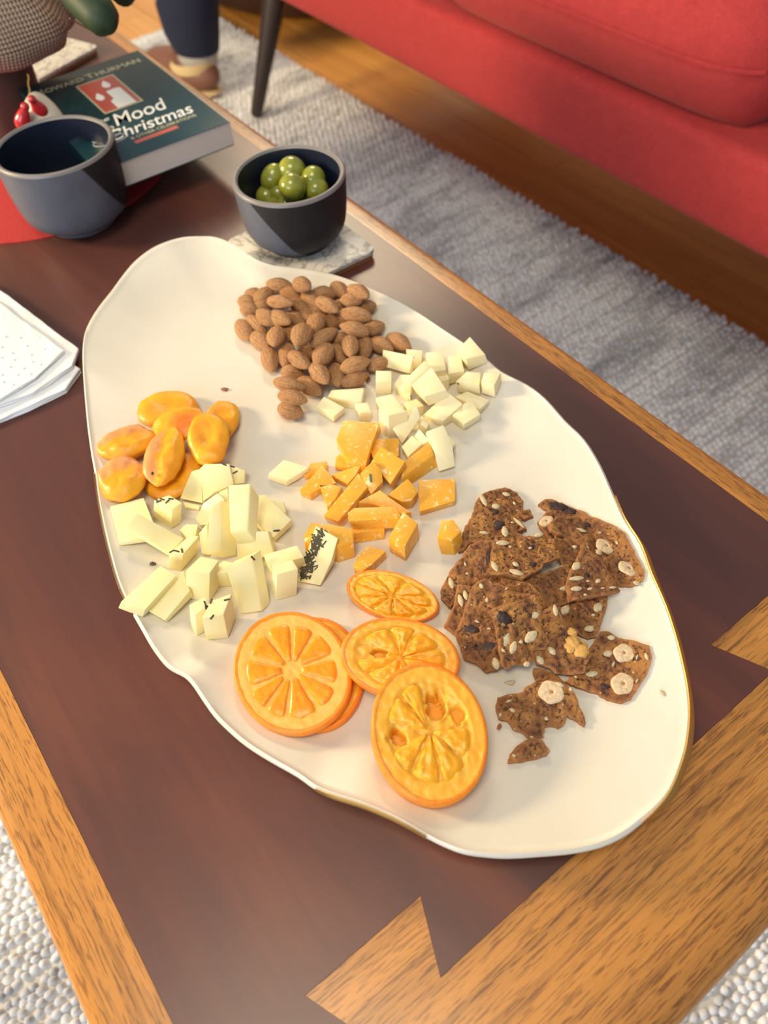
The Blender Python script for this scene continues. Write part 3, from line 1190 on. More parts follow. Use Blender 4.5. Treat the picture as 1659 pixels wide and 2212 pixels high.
HG = 'herbed cheese pieces on the platter below the apricots'
HM = M['herb_cheese']
HERB = [
    (QC, [(145, 595), (525, 500), (690, 905), (255, 1020)], 7, (3, (280, 1100)), 0, None, 'large flat herbed cheese tile with a hole, beside the rim', []),
    (QC, [(330, 830), (450, 670), (985, 960), (820, 1130)], [19, 18, 7, 7], None, 0, 5.5, 'herbed cheese stick lying across the large flat tile', [(395, 712, .5)]),
    (QC, [(645, 525), (820, 465), (968, 560), (852, 635)], 20, (3, (840, 862)), 0, None, 'cheese cube with dark herb rind on top, near the apricots',
     [(690, 510, 0.3), (700, 545, -.4), (740, 520, .3), (840, 515, .1), (680, 535, .8), (800, 545, 2.4)]),
    (QC, [(822, 1128), (1050, 925), (1160, 935), (972, 1152)], 18, (3, (955, 1350)), 0, None, 'herbed cheese bar with a slit and herb bits on its end', [(850, 1112, -.5), (905, 1110, .3), (965, 1105, 1.3)]),
    (QC, [(270, 1680), (725, 1270), (905, 1380), (545, 1775)], 13, (3, (545, 1915)), 0, None, 'herbed cheese bar nearest the left rim, one of two parallel bars', []),
    (QC, [(570, 1775), (978, 1322), (1055, 1555), (775, 1895)], [9, 11, 9, 7], (3, (815, 1955)), 0, None, 'inner herbed cheese bar of the two parallel bars', []),
    (QC, [(930, 870), (1010, 800), (1150, 802), (1120, 920), (1005, 945)], 8, None, 0, None, 'small herbed cheese offcut between the rind cube and the slit bar', []),
    (QD, [(100, 1165), (245, 1015), (430, 1060), (335, 1195)], 25, (3, (335, 1480)), 0, None, 'tall herbed cheese cube in the middle of the front row', []),
    (QD, [(345, 1185), (470, 1062), (590, 1085), (505, 1180)], 17, None, 0, None, 'herbed cheese chunk squeezed between the tall cube and the leaning slab', []),
    (QD, [(130, 1500), (285, 1424), (335, 1500), (190, 1600)], 21, (3, (215, 1835)), 0, None, 'smallest front herbed cheese cube with herbs on its side',
     [(290, 1490, 1.2), (312, 1520, .4), (300, 1540, 1.2)]),
    (QD, [(258, 1635), (345, 1465), (560, 1390), (478, 1600)], 22, (3, (520, 1842)), 0, None, 'front herbed cheese cube nearest the orange slices, herb flecked',
     [(430, 1434, .1), (508, 1455, -.2), (360, 1625, -.9), (352, 1470, -.6)]),
    (QD, [(490, 1130), (755, 1015), (850, 1570), (640, 1590)], [22, 22, 3, 3], (2, (945, 1500)), 0, None, 'large herbed cheese slab leaning in the middle of the front', [(765, 1040, .8)]),
    (QD, [(960, 1110), (1160, 1050), (1215, 1145), (1000, 1205)], 23, (3, (998, 1470)), 0, None, 'upright herbed cheese cube next to the herb-crusted slab', []),
    (QD, [(868, 1005), (1205, 915), (1278, 1030), (940, 1110)], 16, None, 0, None, 'wide herbed cheese block behind the upright cube', []),
    (QD, [(1395, 715), (1612, 840), (1552, 1070), (1440, 1312), (1205, 1272)], [20, 19, 10, 2, 3], None, 0, 7, 'cheese slab crusted with dried herbs, leaning on orange cheese', 'crust'),
    (QD, [(520, 310), (745, 295), (718, 770), (535, 785)], [36, 36, 20, 20], (1, (832, 425)), 27, None, 'topmost tall herbed cheese block on the pile', []),
    (QD, [(330, 545), (450, 462), (450, 965), (310, 1000)], [28, 28, 12, 12], (2, (600, 1008)), 3, None, 'bright white-faced cheese block left of the topmost block', []),
    (QD, [(190, 655), (272, 487), (410, 390), (480, 455), (330, 700), (235, 715)], [7, 13, 18, 18, 9, 6], None, 0, 8, 'herbed cheese slab leaning behind the white-faced block', []),
    (QD, [(35, 450), (155, 172), (240, 150), (262, 495)], [4, 14, 15, 4], None, 0, 8, 'sloping herbed cheese slab touching the apricot, at the back', []),
    (QD, [(240, 150), (285, 100), (530, 103), (575, 305), (380, 385), (275, 480)], [16, 18, 18, 9, 7, 5], None, 0, 9, 'wide cheese block at the back, next to the sloping slab', [(480, 108, .4)]),
    (QD, [(530, 105), (690, 165), (680, 290), (575, 305)], [15, 12, 6, 7], None, 0, 8, 'herb-dotted cheese cube at the back right of the herbed pile', [(560, 128, .3), (590, 185, -.5)]),
    (QD, [(70, 470), (240, 510), (225, 550), (90, 530)], 3, None, 0, None, 'thin cheese rind scrap under the sloping back slab', []),
    (QD, [(420, 385), (520, 340), (525, 480), (460, 500)], 14, None, 0, None, 'shaded cheese chunk behind the topmost block', []),
    (QD, [(825, 415), (890, 402), (1155, 658), (968, 842), (800, 690)], [16, 16, 10, 8, 12], None, 0, 9, 'diamond-cornered cheese tile right of the topmost block, herb on its tip', [(1010, 765, -.1), (995, 770, .1)]),
    (QD, [(950, 465), (1080, 475), (1090, 585), (1000, 580)], 9, None, 0, None, 'cheese cube peeking out behind the diamond-cornered tile', []),
    (QD, [(600, 900), (790, 775), (920, 770), (965, 985), (790, 1065), (610, 1080)], [10, 17, 16, 8, 6, 6], None, 0, 9, 'cheese block with small holes below the topmost block', []),
    (QD, [(228, 800), (315, 705), (330, 1020), (252, 990)], [17, 20, 4, 4], None, 0, 8, 'narrow cheese block left of the white-faced block', [(253, 765, .9)]),
]
for Q, poly, zt, ref, zb, dep, lab, fl_ in HERB:
    o = block('herbed_cheese_piece', Q, poly, zt, ref, zb, dep, HM, 0.0008, lab, 'cheese', HG)
    if fl_ == 'crust':
        rr = random.Random(5)
        for i in range(90):
            t = rr.random()
            u = 1440 - 150 * t + rr.gauss(0, 34) - (10 if t > .5 else 0)
            v = 770 + 470 * t
            fleck(o, *Q(u, v), rr.uniform(0.0025, 0.0065), rr.uniform(0.0006, 0.0012), rr.choice((1.2, 1.9, 0.6, 2.5)) + rr.gauss(0, 0.3))
    else:
        for (u, v, a) in fl_:
            fleck(o, *Q(u, v), 0.0036, 0.0010, a)


# ------------------------------------------------------------------ almonds
ALM = []
for s in range(4):
    bm = bmesh.new()
    bmesh.ops.create_uvsphere(bm, u_segments=18, v_segments=14, radius=1)
    bmesh.ops.rotate(bm, verts=bm.verts, cent=(0, 0, 0), matrix=Matrix.Rotation(math.pi / 2, 3, 'Y'))
    for v in bm.verts:
        x, y, z = v.co
        tip = 1.0 - 0.40 * max(0, x) ** 1.5 - 0.06 * max(0, -x) ** 2
        a = math.atan2(z, y)
        w = tip * (1 + 0.028 * math.sin(9 * a + s) * (1 - x * x) + 0.07 * noise.noise((x * 1.4 + 7 * s, y * 1.4, z * 1.4)))
        v.co = (x, y * w, z * w)
    me = bm_mesh(bm, True, 180)
    me.materials.append(M['almond'])
    ALM.append(me)

ALMONDS = [  # long-axis ends and width in the almond crop, layer
    (368, 158, 572, 185, 78, 0, ''), (590, 130, 715, 210, 105, 1, 'pale-lit almond at the far edge of the almond heap'), (735, 235, 925, 255, 78, 0, ''),
    (905, 155, 1010, 275, 100, 0, ''), (1035, 170, 1190, 290, 95, 1, 'orange-tinted almond at the far right corner of the heap'), (1140, 290, 960, 300, 92, 1, ''),
    (210, 250, 330, 270, 85, 0, ''), (270, 300, 415, 200, 95, 0, ''), (140, 290, 280, 335, 52, 0, 'leftmost almond sliver at the back of the heap'),
    (370, 275, 578, 350, 115, 1, ''), (480, 215, 650, 285, 78, 0, ''), (575, 320, 685, 372, 90, 0, ''), (640, 240, 775, 325, 95, 0, ''),
    (775, 275, 942, 402, 100, 1, ''), (920, 320, 1060, 378, 72, 0, ''), (1220, 345, 1100, 360, 112, 0, ''), (1215, 435, 950, 395, 98, 1, ''),
    (160, 365, 310, 388, 78, 0, ''), (265, 375, 385, 318, 88, 0, ''), (420, 482, 290, 388, 95, 1, ''), (375, 388, 556, 505, 95, 1, ''),
    (535, 408, 665, 492, 95, 0, ''), (660, 375, 715, 455, 60, 0, ''), (715, 335, 865, 445, 88, 0, ''), (115, 425, 240, 655, 108, 0, 'almond at the left end of the heap, standing slanted'),
    (205, 418, 362, 582, 92, 0, ''), (447, 485, 428, 705, 130, 1, ''), (250, 565, 372, 692, 100, 0, ''), (510, 530, 590, 605, 90, 0, ''),
    (685, 465, 605, 697, 145, 2, 'shiny almond with a bright highlight in the middle of the heap'), (765, 398, 760, 575, 135, 1, ''), (850, 492, 970, 445, 98, 0, ''),
    (955, 425, 1055, 485, 68, 0, ''), (1190, 550, 965, 518, 110, 1, ''), (1165, 552, 1308, 490, 105, 0, 'almond pointing out of the right side of the heap'),
    (728, 665, 928, 535, 120, 1, ''), (922, 620, 1015, 608, 98, 0, ''), (1033, 575, 1052, 772, 110, 1, ''), (1162, 598, 1148, 795, 112, 0, ''),
    (1210, 618, 1385, 715, 105, 0, 'almond half under the wide pale cheese slab'), (1355, 578, 1524, 695, 118, 0, 'lone dark almond apart from the heap, beside pale cheese'),
    (372, 688, 412, 878, 130, 0, 'almond lying apart at the lower left of the heap'), (545, 618, 500, 875, 98, 0, ''), (533, 685, 725, 885, 125, 1, ''),
    (650, 695, 760, 745, 105, 0, ''), (872, 648, 768, 845, 145, 1, 'blunt wide almond in the near half of the heap'), (880, 648, 1015, 825, 100, 0, ''),
    (738, 818, 852, 975, 105, 1, 'small almond with a white highlight at the near edge of the heap'), (903, 808, 952, 1004, 120, 0, ''), (968, 850, 1198, 798, 125, 1, ''), (982, 985, 1182, 895, 135, 0, 'almond at the near right of the heap, by the upright cheese cube'),
    (498, 878, 660, 902, 100, 0, ''), (428, 955, 660, 1015, 130, 1, 'third almond up in the trail below the heap'), (618, 928, 808, 1070, 120, 0, 'almond right of the trail below the heap'),
    (463, 1058, 685, 1125, 120, 1, 'middle almond in the trail below the heap'), (465, 1165, 648, 1225, 145, 0, 'lowest almond, at the end of the trail'), (1215, 835, 1320, 795, 88, 0, ''),
]
AG = 'roasted almonds heaped at the far end of the platter'
almond_rand = random.Random(11)
placed = []
for i, (u1, v1, u2, v2, w, lay, lab) in enumerate(ALMONDS):
    p1, p2 = QK(u1, v1), QK(u2, v2)
    cx, cy = (p1[0] + p2[0]) / 2, (p1[1] + p2[1]) / 2
    c0 = P(cx, cy, FLOOR + 0.008)
    zl = plate_z(c0.x, c0.y)
    wm = w / 3.7705 / px_per_m(c0)
    th = min(max(wm * 0.48, 0.0058), 0.0078)
    zc = zl + th + 0.0078 * lay + almond_rand.uniform(0, 0.001)
    a, b = P(*p1, zc), P(*p2, zc)
    axis = (b - a)
    Ln = min(max(axis.length * 1.10, 0.0200), 0.0285)
    tilt = almond_rand.uniform(-0.12, 0.12) + (0.10 if lay else 0)
    ax = axis.normalized()
    ax = (ax + Vector((0, 0, tilt))).normalized()
    up = Vector((almond_rand.uniform(-.35, .35), almond_rand.uniform(-.35, .35), 1))
    up = (up - ax * up.dot(ax)).normalized()
    side = up.cross(ax)
    R3 = Matrix((ax, side, up)).transposed().to_4x4()
    cc = P(cx, cy, zc)
    o = link('almond', ALM[i % 4])
    o.matrix_world = Matrix.Translation(cc) @ R3 @ Matrix.Diagonal((Ln / 2, min(max(wm * 1.22, 0.0145), 0.0185) / 2, th, 1))
    tag(o, lab or 'brown roasted almond within the almond heap', 'almond', AG)



def flake(px, py, s, m, label, seed, cat='crumb', name='crumb'):
    rr = random.Random(seed)
    bm = bmesh.new()
    bmesh.ops.create_icosphere(bm, subdivisions=1, radius=1)
    for v in bm.verts:
        v.co = v.co * rr.uniform(0.6, 1.25)
        v.co.x *= s * 1.3
        v.co.y *= s * 0.8
        v.co.z *= s * 0.45
    me = bm_mesh(bm, False)
    p = P(px, py, FLOOR)
    p.z = plate_z(p.x, p.y)
    zmin = min(v.co.z for v in me.vertices)
    me.transform(Matrix.Rotation(rr.uniform(0, 3), 4, 'Z'))
    o = link(name, me, m, None, p - Vector((0, 0, zmin)))
    tag(o, label, cat)
    return o


flake(486, 843, 0.0026, M['almond_skin'], 'brown almond crumb on bare platter above the apricots', 1)
flake(*QK(1190, 950), 0.0026, M['almond_skin'], 'tan skin flake by the upright pale cheese cube', 2)
flake(*QG(570, 815), 0.0026, M['seed'], 'yellow seed crumb between orange slices and crackers', 3)
flake(*QG(490, 1130), 0.0018, M['crust'], 'brown cracker crumb beside the front orange slice', 4)
flake(*QG(1637, 930), 0.0016, M['seed'], 'tiny pale crumb near the gold rim, right of the crackers', 5)
flake(*QC(655, 1297), 0.0022, M['herb'], 'dark herb bit on the platter beside the parallel cheese bars', 6)

# ------------------------------------------------------------------ dried apricots
APR = [  # centre, long-axis end, half width (crop px), base height mm, thickness mm, label
    (800, 315, 1095, 350, 195, 0, 11, 0.0, 'large golden dried apricot at the back of the apricot pile', 0),
    (1350, 440, 1400, 235, 180, 0, 10, 0.0, 'golden dried apricot under the right front one', 0),
    (860, 1010, 1130, 850, 210, 0, 10, 0.0, 'dark orange dried apricot touching the cheese, under the others', 0),
    (350, 675, 635, 600, 150, 0, 15, 0.0, 'reddish folded dried apricot at the left of the pile', 1),
    (310, 1045, 545, 960, 210, 0, 14, 0.0, 'wrinkled dried apricot nearest the left rim', 1),
    (895, 480, 1160, 390, 165, 9, 9, 0.25, 'dried apricot with a red centre in the middle of the pile', 2),
    (755, 815, 830, 500, 185, 8, 13, 0.0, 'long folded dried apricot with a dark stem end on top', 1),
    (1218, 615, 1200, 355, 205, 10, 11, -0.15, 'smooth yellow dried apricot on top at the right', 0),
]
for i, (u, v, eu, ev, hw, zb, th, tl, lab, kind) in enumerate(APR):
    c0 = P(*QE(u, v), FLOOR + (zb + th / 2) / 1000)
    zl = plate_z(c0.x, c0.y)
    zc = zl + (zb + th / 2) / 1000
    cc = P(*QE(u, v), zc)
    e = P(*QE(eu, ev), zc + (0.003 if tl else 0))
    ax = (e - cc)
    A = ax.length
    ax.normalize()
    up = Vector((tl * 0.6, -abs(tl), 1))
    up = (up - ax * up.dot(ax)).normalized()
    side = up.cross(ax)
    B = hw / 4.8794 / px_per_m(cc)
    # half width is seen foreshortened when it runs away from the viewer
    vdir = (cc - CAMPOS).normalized()
    fs = (side - vdir * side.dot(vdir)).length
    B = min(1.06 * B / max(fs, 0.55), 0.0225)
    A = min(A * 1.06, 0.0265)

    def fn(c, i=i, kind=kind):
        r = math.hypot(c.x, c.y)
        dent = 0.60 * math.exp(-(r / 0.5) ** 2) if kind == 0 else 0.45 * math.exp(-((c.y - 0.15) / 0.35) ** 2)
        z = c.z
        if z > 0:
            z = z * (1 - dent)
        k = 1 + 0.10 * noise.noise((c.x * 1.6 + 5 * i, c.y * 1.6, 0.3)) + 0.04 * noise.noise((c.x * 5, c.y * 5 + i, 0))
        z += 0.20 * noise.noise((c.x * 2.6 + i, c.y * 2.6, c.z)) + 0.07 * noise.noise((c.x * 8, c.y * 8 + i, c.z * 3))
        s = 0.9 if abs(c.z) > 0.5 else 1.0
        return Vector((c.x * k, c.y * k, z))
    me = blob_mesh(A, B, th / 2000, 32, 18, fn)
    o = link('dried_apricot', me, M['apricot'][kind])
    R3 = Matrix((ax, side, up)).transposed().to_4x4()
    o.matrix_world = Matrix.Translation(cc) @ R3
    tag(o, lab, 'apricot', 'dried apricots on the left of the platter')
    if 'stem' in lab:
        p_ = link('stem_end', blob_mesh(0.0014, 0.001, 0.0008, 10, 6), M['herb'], o)
        p_.matrix_local = Matrix.Translation((-A * 0.70, B * 0.25, th / 2000 * 0.72))


# ------------------------------------------------------------------ candied orange slices
def orange_slice(c_px, zc, e1_px, z1, e2_px, z2, thick, label, nseg, seed, pith='pith', flesh='flesh', holes=(), core=0.10, pulp=0.0, rfl=0.80):
    """c: face centre; e1, e2: ends of two half axes of the face (crop px and mm above platter floor)"""
    c0 = P(*QH(*c_px), FLOOR + zc / 1000)
    lift = plate_z(c0.x, c0.y) - FLOOR
    cc = P(*QH(*c_px), FLOOR + lift + zc / 1000)
    a = P(*QH(*e1_px), FLOOR + lift + z1 / 1000) - cc
    b = P(*QH(*e2_px), FLOOR + lift + z2 / 1000) - cc
    n = a.cross(b).normalized()
    if n.z < 0:
        n = -n
    t = thick / 1000
    rr = random.Random(seed)
    base = cc - n * t
    root = empty('candied_orange_slice', base, label, 'orange slice', 'candied orange slices at the near end of the platter')

    def W(r, th, z):
        if pulp and 0.02 < r < 0.86:
            th = th + 0.16 * noise.noise((r * 4.5 * math.cos(th), r * 4.5 * math.sin(th), seed + 2)) * (1 - r * 0.9)
        k = 1 + 0.012 * noise.noise((math.cos(th) * 1.5, math.sin(th) * 1.5, seed))
        p = a * (r * k * math.cos(th)) + b * (r * k * math.sin(th)) + n * (z + t)
        q = p + base
        low = plate_z(q.x, q.y) + 0.0003
        if q.z < low:
            p.z += low - q.z
        return p
    # rind
    NT = 72
    prof = [(0.925, -0.0002), (0.965, 0.0), (0.990, -0.0006), (1.0, -0.0018), (1.0, -t + 0.0014), (0.985, -t + 0.0003), (0.925, -t)]
    verts, faces = [], []
    m = len(prof)
    for i in range(NT):
        th = 2 * math.pi * i / NT
        for r, z in prof:
            verts.append(W(r + 0.004 * noise.noise((i * .8, r * 9, seed)), th, z))
    for i in range(NT):
        j = (i + 1) % NT
        for k in range(m):
            k2 = (k + 1) % m
            faces.append((i * m + k, i * m + k2, j * m + k2, j * m + k))
    bm = bmesh.new()
    me = mesh_of(verts, faces)
    bm.from_mesh(me)
    me = bm_mesh(bm, True, 60)
    link('rind', me, M['rind'], root)
    # pith disc as a height field with membranes, cavities
    rs = [0.0] + [0.05 + 0.88 * (k / 30) for k in range(31)]
    verts, faces = [], []
    NP = 120
    torn = set()
    verts.append(W(0, 0, -0.0010))
    for k in range(1, len(rs)):
        for i in range(NP):
            th = 2 * math.pi * i / NP
            r = rs[k]
            x, y = r * math.cos(th), r * math.sin(th)
            z = -0.0004 + 0.0004 * noise.noise((x * 9, y * 9, seed))
            if r < rfl:
                z -= 0.0003 * min(1, (rfl - r) / 0.06)
            if pulp and r < rfl:
                z += pulp * noise.noise((x * 7, y * 7, seed + 3)) - 0.0006
            for (hx, hy, hr, hd) in holes:
                d = math.hypot(x - hx, (y - hy)) / hr * (1 + 0.5 * noise.noise((x * 11, y * 11, seed + 9)))
                if d < 1:
                    z = min(z, -hd * t * min(1, (1 - d) * 5))
                if d < 0.72 and hd > 0.9:
                    torn.add(len(verts))
            verts.append(W(r, th, max(z, -t * 0.93)))
    for i in range(NP):
        j = (i + 1) % NP
        faces.append((0, 1 + i, 1 + j))
        for k in range(len(rs) - 2):
            o1, o2 = 1 + k * NP, 1 + (k + 1) * NP
            f4 = (o1 + i, o2 + i, o2 + j, o1 + j)
            if not torn.issuperset(f4):
                faces.append(f4)
    # back face
    bi = len(verts)
    verts.append(W(0, 0, -t + 0.0002))
    for i in range(NP):
        verts.append(W(0.93, 2 * math.pi * i / NP, -t + 0.0002))
    for i in range(NP):
        faces.append((bi, bi + 1 + (i + 1) % NP, bi + 1 + i))
    me = mesh_of(verts, faces)
    bm = bmesh.new()
    bm.from_mesh(me)
    link('pith', bm_mesh(bm, True, 180), M[pith], root)
    # flesh segments
    ang = rr.uniform(0, 1)
    gaps = [rr.uniform(0.75, 1.25) for _ in range(nseg)]
    tot = sum(gaps)
    th0 = ang
    for s in range(nseg):
        dth = 2 * math.pi * gaps[s] / tot
        t0, t1 = th0 + 0.012, th0 + dth - 0.012
        th0 += dth
        nu, nv = 12, 10
        r_in, r_out = core + rr.uniform(0.0, 0.07), rfl + rr.uniform(-0.03, 0.03)
        verts, faces = [], []
        bad = False
        tm = (t0 + t1) / 2
        mx, my = 0.5 * (r_in + r_out) * math.cos(tm), 0.5 * (r_in + r_out) * math.sin(tm)
        for (hx, hy, hr, hd) in holes:
            if math.hypot(mx - hx, my - hy) < hr * 1.35:
                bad = True
        if bad:
            continue
        for iu in range(nu + 1):
            uu = iu / nu
            for iv in range(nv + 1):
                vv = iv / nv
                # narrow towards the core, rounded outer corners
                edge = abs(2 * vv - 1)
                ro = r_out - 0.06 * edge ** 4
                r = r_in + (ro - r_in) * uu
                half = (t1 - t0) / 2 - 0.007 / max(r, 0.10)
                th = tm + (2 * vv - 1) * max(half, 0.03)
                x, y = r * math.cos(th), r * math.sin(th)
                dome = (max(0, 1 - edge ** 8)) * max(0, 1 - abs(2 * uu - 1) ** 10)
                z = -0.0014 + 0.0016 * dome + dome * 0.0005 * noise.noise((x * 14, y * 14, seed))
                if pulp:
                    z += dome * pulp * 0.8 * noise.noise((x * 10, y * 10, seed + 21))
                verts.append(W(r, th, z))
        for iu in range(nu):
            for iv in range(nv):
                q = iu * (nv + 1) + iv
                faces.append((q, q + nv + 1, q + nv + 2, q + 1))
        me = mesh_of(verts, faces)
        bm = bmesh.new()
        bm.from_mesh(me)
        me = bm_mesh(bm, True, 180)
        if me.polygons[0].normal.dot(n) < 0:
            me.flip_normals()
        link('flesh_segment', me, M[flesh], root)
    return root


orange_slice((560, 690), 6, (850, 690), 5, (560, 1050), 6, 6, 'candied orange slice hidden under the large left slice', 9, 5, 'pith', 'flesh')
orange_slice((1015, 238), 9, (1295, 300), 7, (1010, 385), 5, 7, 'farthest candied orange slice, next to orange cheese', 9, 4, 'pith', 'flesh_yellow', (), 0.05, 0.0012, 0.82)
orange_slice((415, 680), 14, (772, 692), 14, (425, 1066), 12, 6, 'largest candied orange slice with clear segments, left of the pile', 10, 2, 'pith_pale', 'flesh')
orange_slice((1065, 605), 18, (1425, 640), 14, (1060, 852), 13, 8, 'middle candied orange slice with a small hole, between two others', 9, 8, 'pith', 'flesh_yellow',
             ((-0.36, -0.06, 0.13, 0.95),), 0.05, 0.0012, 0.76)
orange_slice((1240, 1045), 21, (1592, 1115), 17, (1225, 1490), 17, 11, 'front candied orange slice with two torn holes in its flesh', 9, 12, 'pith', 'flesh_yellow',
             ((0.10, -0.37, 0.19, 0.95), (-0.52, 0.17, 0.14, 0.95), (0.48, -0.32, 0.12, 0.5)), 0.04, 0.0013, 0.72)

# ------------------------------------------------------------------ seeded crackers
seed_me = blob_mesh(1, 1, 1, 12, 8, lambda c: Vector((c.x, c.y * (1 - 0.25 * abs(c.x)), c.z)))
seed_me.materials.append(M['seed'])
nut_me = lathe_mesh([(0, 0.62), (0.16, 0.62), (0.24, 0.86), (0.55, 1.0), (0.85, 0.92), (1.0, 0.55), (1.0, -0.6), (0.0, -0.6)], 24, 60,
                    wob=lambda t, r, z: 1 + 0.08 * math.sin(2 * t + 1) + 0.05 * math.sin(5 * t))
nut_me.materials.append(M['nut'])
core_me = blob_mesh(0.19, 0.15, 0.2, 10, 6)
core_me.materials.append(M['nut_core'])
raisin_me = blob_mesh(1, 1, 1, 20, 12, lambda c: Vector((c.x, c.y, c.z * 0.7)) * (1 + 0.45 * noise.noise(c * 2.0) + 0.2 * noise.noise(c * 5.0)))
raisin_me.materials.append(M['raisin'])
CRACK = {}
CG = 'seeded crackers piled on the right of the platter'


def cracker(key, Q, poly, zt, thick, label, jag=0.0007):
    pxs = [Q(*p) for p in poly]
    # zt: (height at first px anchor, ...) given as plane through three (u, v, z)
    anchors = [P(*Q(u, v), FLOOR + z / 1000) for u, v, z in zt]
    n = (anchors[1] - anchors[0]).cross(anchors[2] - anchors[0]).normalized()
    c = anchors[0]
    if n.z < 0:
        n = -n
    pts = [on_plane(x, y, c, n) for x, y in pxs]
    cen = sum(pts, Vector()) / len(pts)
    e1 = (Vector((1, 0, 0)) - n * n.x).normalized()
    e2 = n.cross(e1)
    p2 = [Vector(((p - cen).dot(e1), (p - cen).dot(e2))) for p in pts]
    # subdivide outline with a ragged crust
    out = []
    for i, p in enumerate(p2):
        q = p2[(i + 1) % len(p2)]
        L = (q - p).length
        k = max(1, int(L / 0.0016))
        for j in range(k):
            r = p.lerp(q, j / k)
            nz = noise.noise_vector((r.x * 420, r.y * 420, len(poly)))
            out.append(r + Vector((nz.x, nz.y)) * jag)
    xs = [p.x for p in out]
    ys = [p.y for p in out]
    st = 0.0010

    def inside(x, y, mar):
        c_ = False
        dm = 1e9
        for i in range(len(out)):
            a, b = out[i], out[i - 1]
            if (a.y > y) != (b.y > y) and x < (b.x - a.x) * (y - a.y) / (b.y - a.y) + a.x:
                c_ = not c_
            dm = min(dm, (a.x - x) ** 2 + (a.y - y) ** 2)
        return c_ and dm > mar * mar
    grid = []
    rr = random.Random(len(poly) * 7 + int(pxs[0][0]))
    y = min(ys)
    while y < max(ys):
        x = min(xs)
        while x < max(xs):
            gx, gy = x + rr.uniform(-.3, .3) * st, y + rr.uniform(-.3, .3) * st
            if inside(gx, gy, 0.0009):
                grid.append(Vector((gx, gy)))
            x += st
        y += st
    vin = out + grid
    k = len(out)
    res = delaunay_2d_cdt(vin, [(i, (i + 1) % k) for i in range(k)], [], 1, 1e-7)
    vo, fo, orig = res[0], res[2], res[3]
    t = thick / 1000
    edge_ids = set()
    for i, og in enumerate(orig):
        if any(o_ < k for o_ in og):
            edge_ids.add(i)

    def zrel(v, sgn):
        h = 0.0009 * noise.noise((v.x * 60, v.y * 60, key.__len__() + pxs[0][0]))          # gentle warp
        pit = noise.noise((v.x * 330, v.y * 330, pxs[0][1]))
        pit2 = noise.noise((v.x * 150, v.y * 150, pxs[0][1] + 5))
        if sgn > 0:
            h += -0.0024 * max(0, pit - 0.10) - 0.0040 * max(0, pit2 - 0.25) + 0.0006 * pit2
        return h
    verts, faces, fm = [], [], []
    nv = len(vo)
    for i, v in enumerate(vo):
        z = zrel(v, 1) - (0.0004 if i in edge_ids else 0)
        verts.append(e1 * v.x + e2 * v.y + n * z)
    for i, v in enumerate(vo):
        verts.append(e1 * v.x + e2 * v.y + n * (zrel(v, -1) - t))
    from collections import Counter
    ec = Counter()
    for f in fo:
        faces.append(tuple(f))
        fm.append(0)
        faces.append(tuple(nv + q for q in reversed(f)))
        fm.append(0)
        for a in range(len(f)):
            ec[(f[a], f[(a + 1) % len(f)])] += 1
    for (a, b) in list(ec):
        if (b, a) not in ec:
            faces.append((b, a, nv + a, nv + b))
            fm.append(1)
    for i, v in enumerate(verts):
        q = v + cen
        low = plate_z(q.x, q.y) + 0.0003 + (0.0012 if i < nv else 0)
        if q.z < low:
            verts[i] = Vector((v.x, v.y, v.z + low - q.z))
    base = cen - n * t
    verts = [v + n * t for v in verts]
    me = mesh_of(verts, faces, True, 50)
    OA = np.array([tuple(p) for p in out])
    VA = np.array([tuple(v) for v in vo])
    dist = np.sqrt(((VA[:, None, :] - OA[None]) ** 2).sum(2)).min(1)
    cr = np.clip(1 - dist / 0.0022, 0, 1)
    at_ = me.attributes.new('crust', 'FLOAT', 'POINT')
    at_.data.foreach_set('value', np.concatenate([cr, cr]).astype(np.float32))
    me.materials.append(M['cracker'])
    me.materials.append(M['crust'])
    me.polygons.foreach_set('material_index', fm)
    o = link('seeded_cracker', me, None, None, base)
    tag(o, label, 'cracker', CG)
    bm = bmesh.new()
    bm.from_mesh(me)
    o_bvh[o.name] = (BVHTree.FromBMesh(bm), base.copy())
    bm.free()
    CRACK[key] = (o, n)
    return o


def stick(key, Q, u, v, hu, hv, rot, what, s):
    o, n = CRACK[key]
    px, py = Q(u, v)
    loc, nor = hit(o, px, py)
    if loc is None:
        return
    bvh, base = o_bvh[o.name]
    scale = 1 / s / px_per_m(loc + base)
    ca, sa = math.cos(rot), math.sin(rot)
    p0 = on_plane(px, py, base + loc, n)
    p1 = on_plane(px + ca * 4, py + sa * 4, base + loc, n)
    dx = (p1 - p0).normalized()
    dy = n.cross(dx)
    fs = (p1 - p0).length * px_per_m(loc + base) / 4
    me = {'seed': seed_me, 'nut': nut_me, 'raisin': raisin_me}[what]
    nm = {'seed': 'seed', 'nut': 'hazelnut_slice', 'raisin': 'raisin'}[what]
    f = link(nm, me, None, o)
    h = {'seed': 0.0009, 'nut': 0.0013, 'raisin': 0.0010}[what]
    R3 = Matrix((dx, dy, n)).transposed().to_4x4()
    hh = 0.0002 if what != 'nut' else 0.0001
    f.matrix_local = Matrix.Translation(loc + n * hh) @ R3 @ Matrix.Diagonal((hu * scale * fs, hv * scale * 1.08, h, 1))
    if what == 'nut':
        c_ = link('nut_core', core_me, None, f)
        c_.location = (0, 0, 0.60)
    if what == 'raisin':
        f['label'] = 'dark shrivelled raisin'


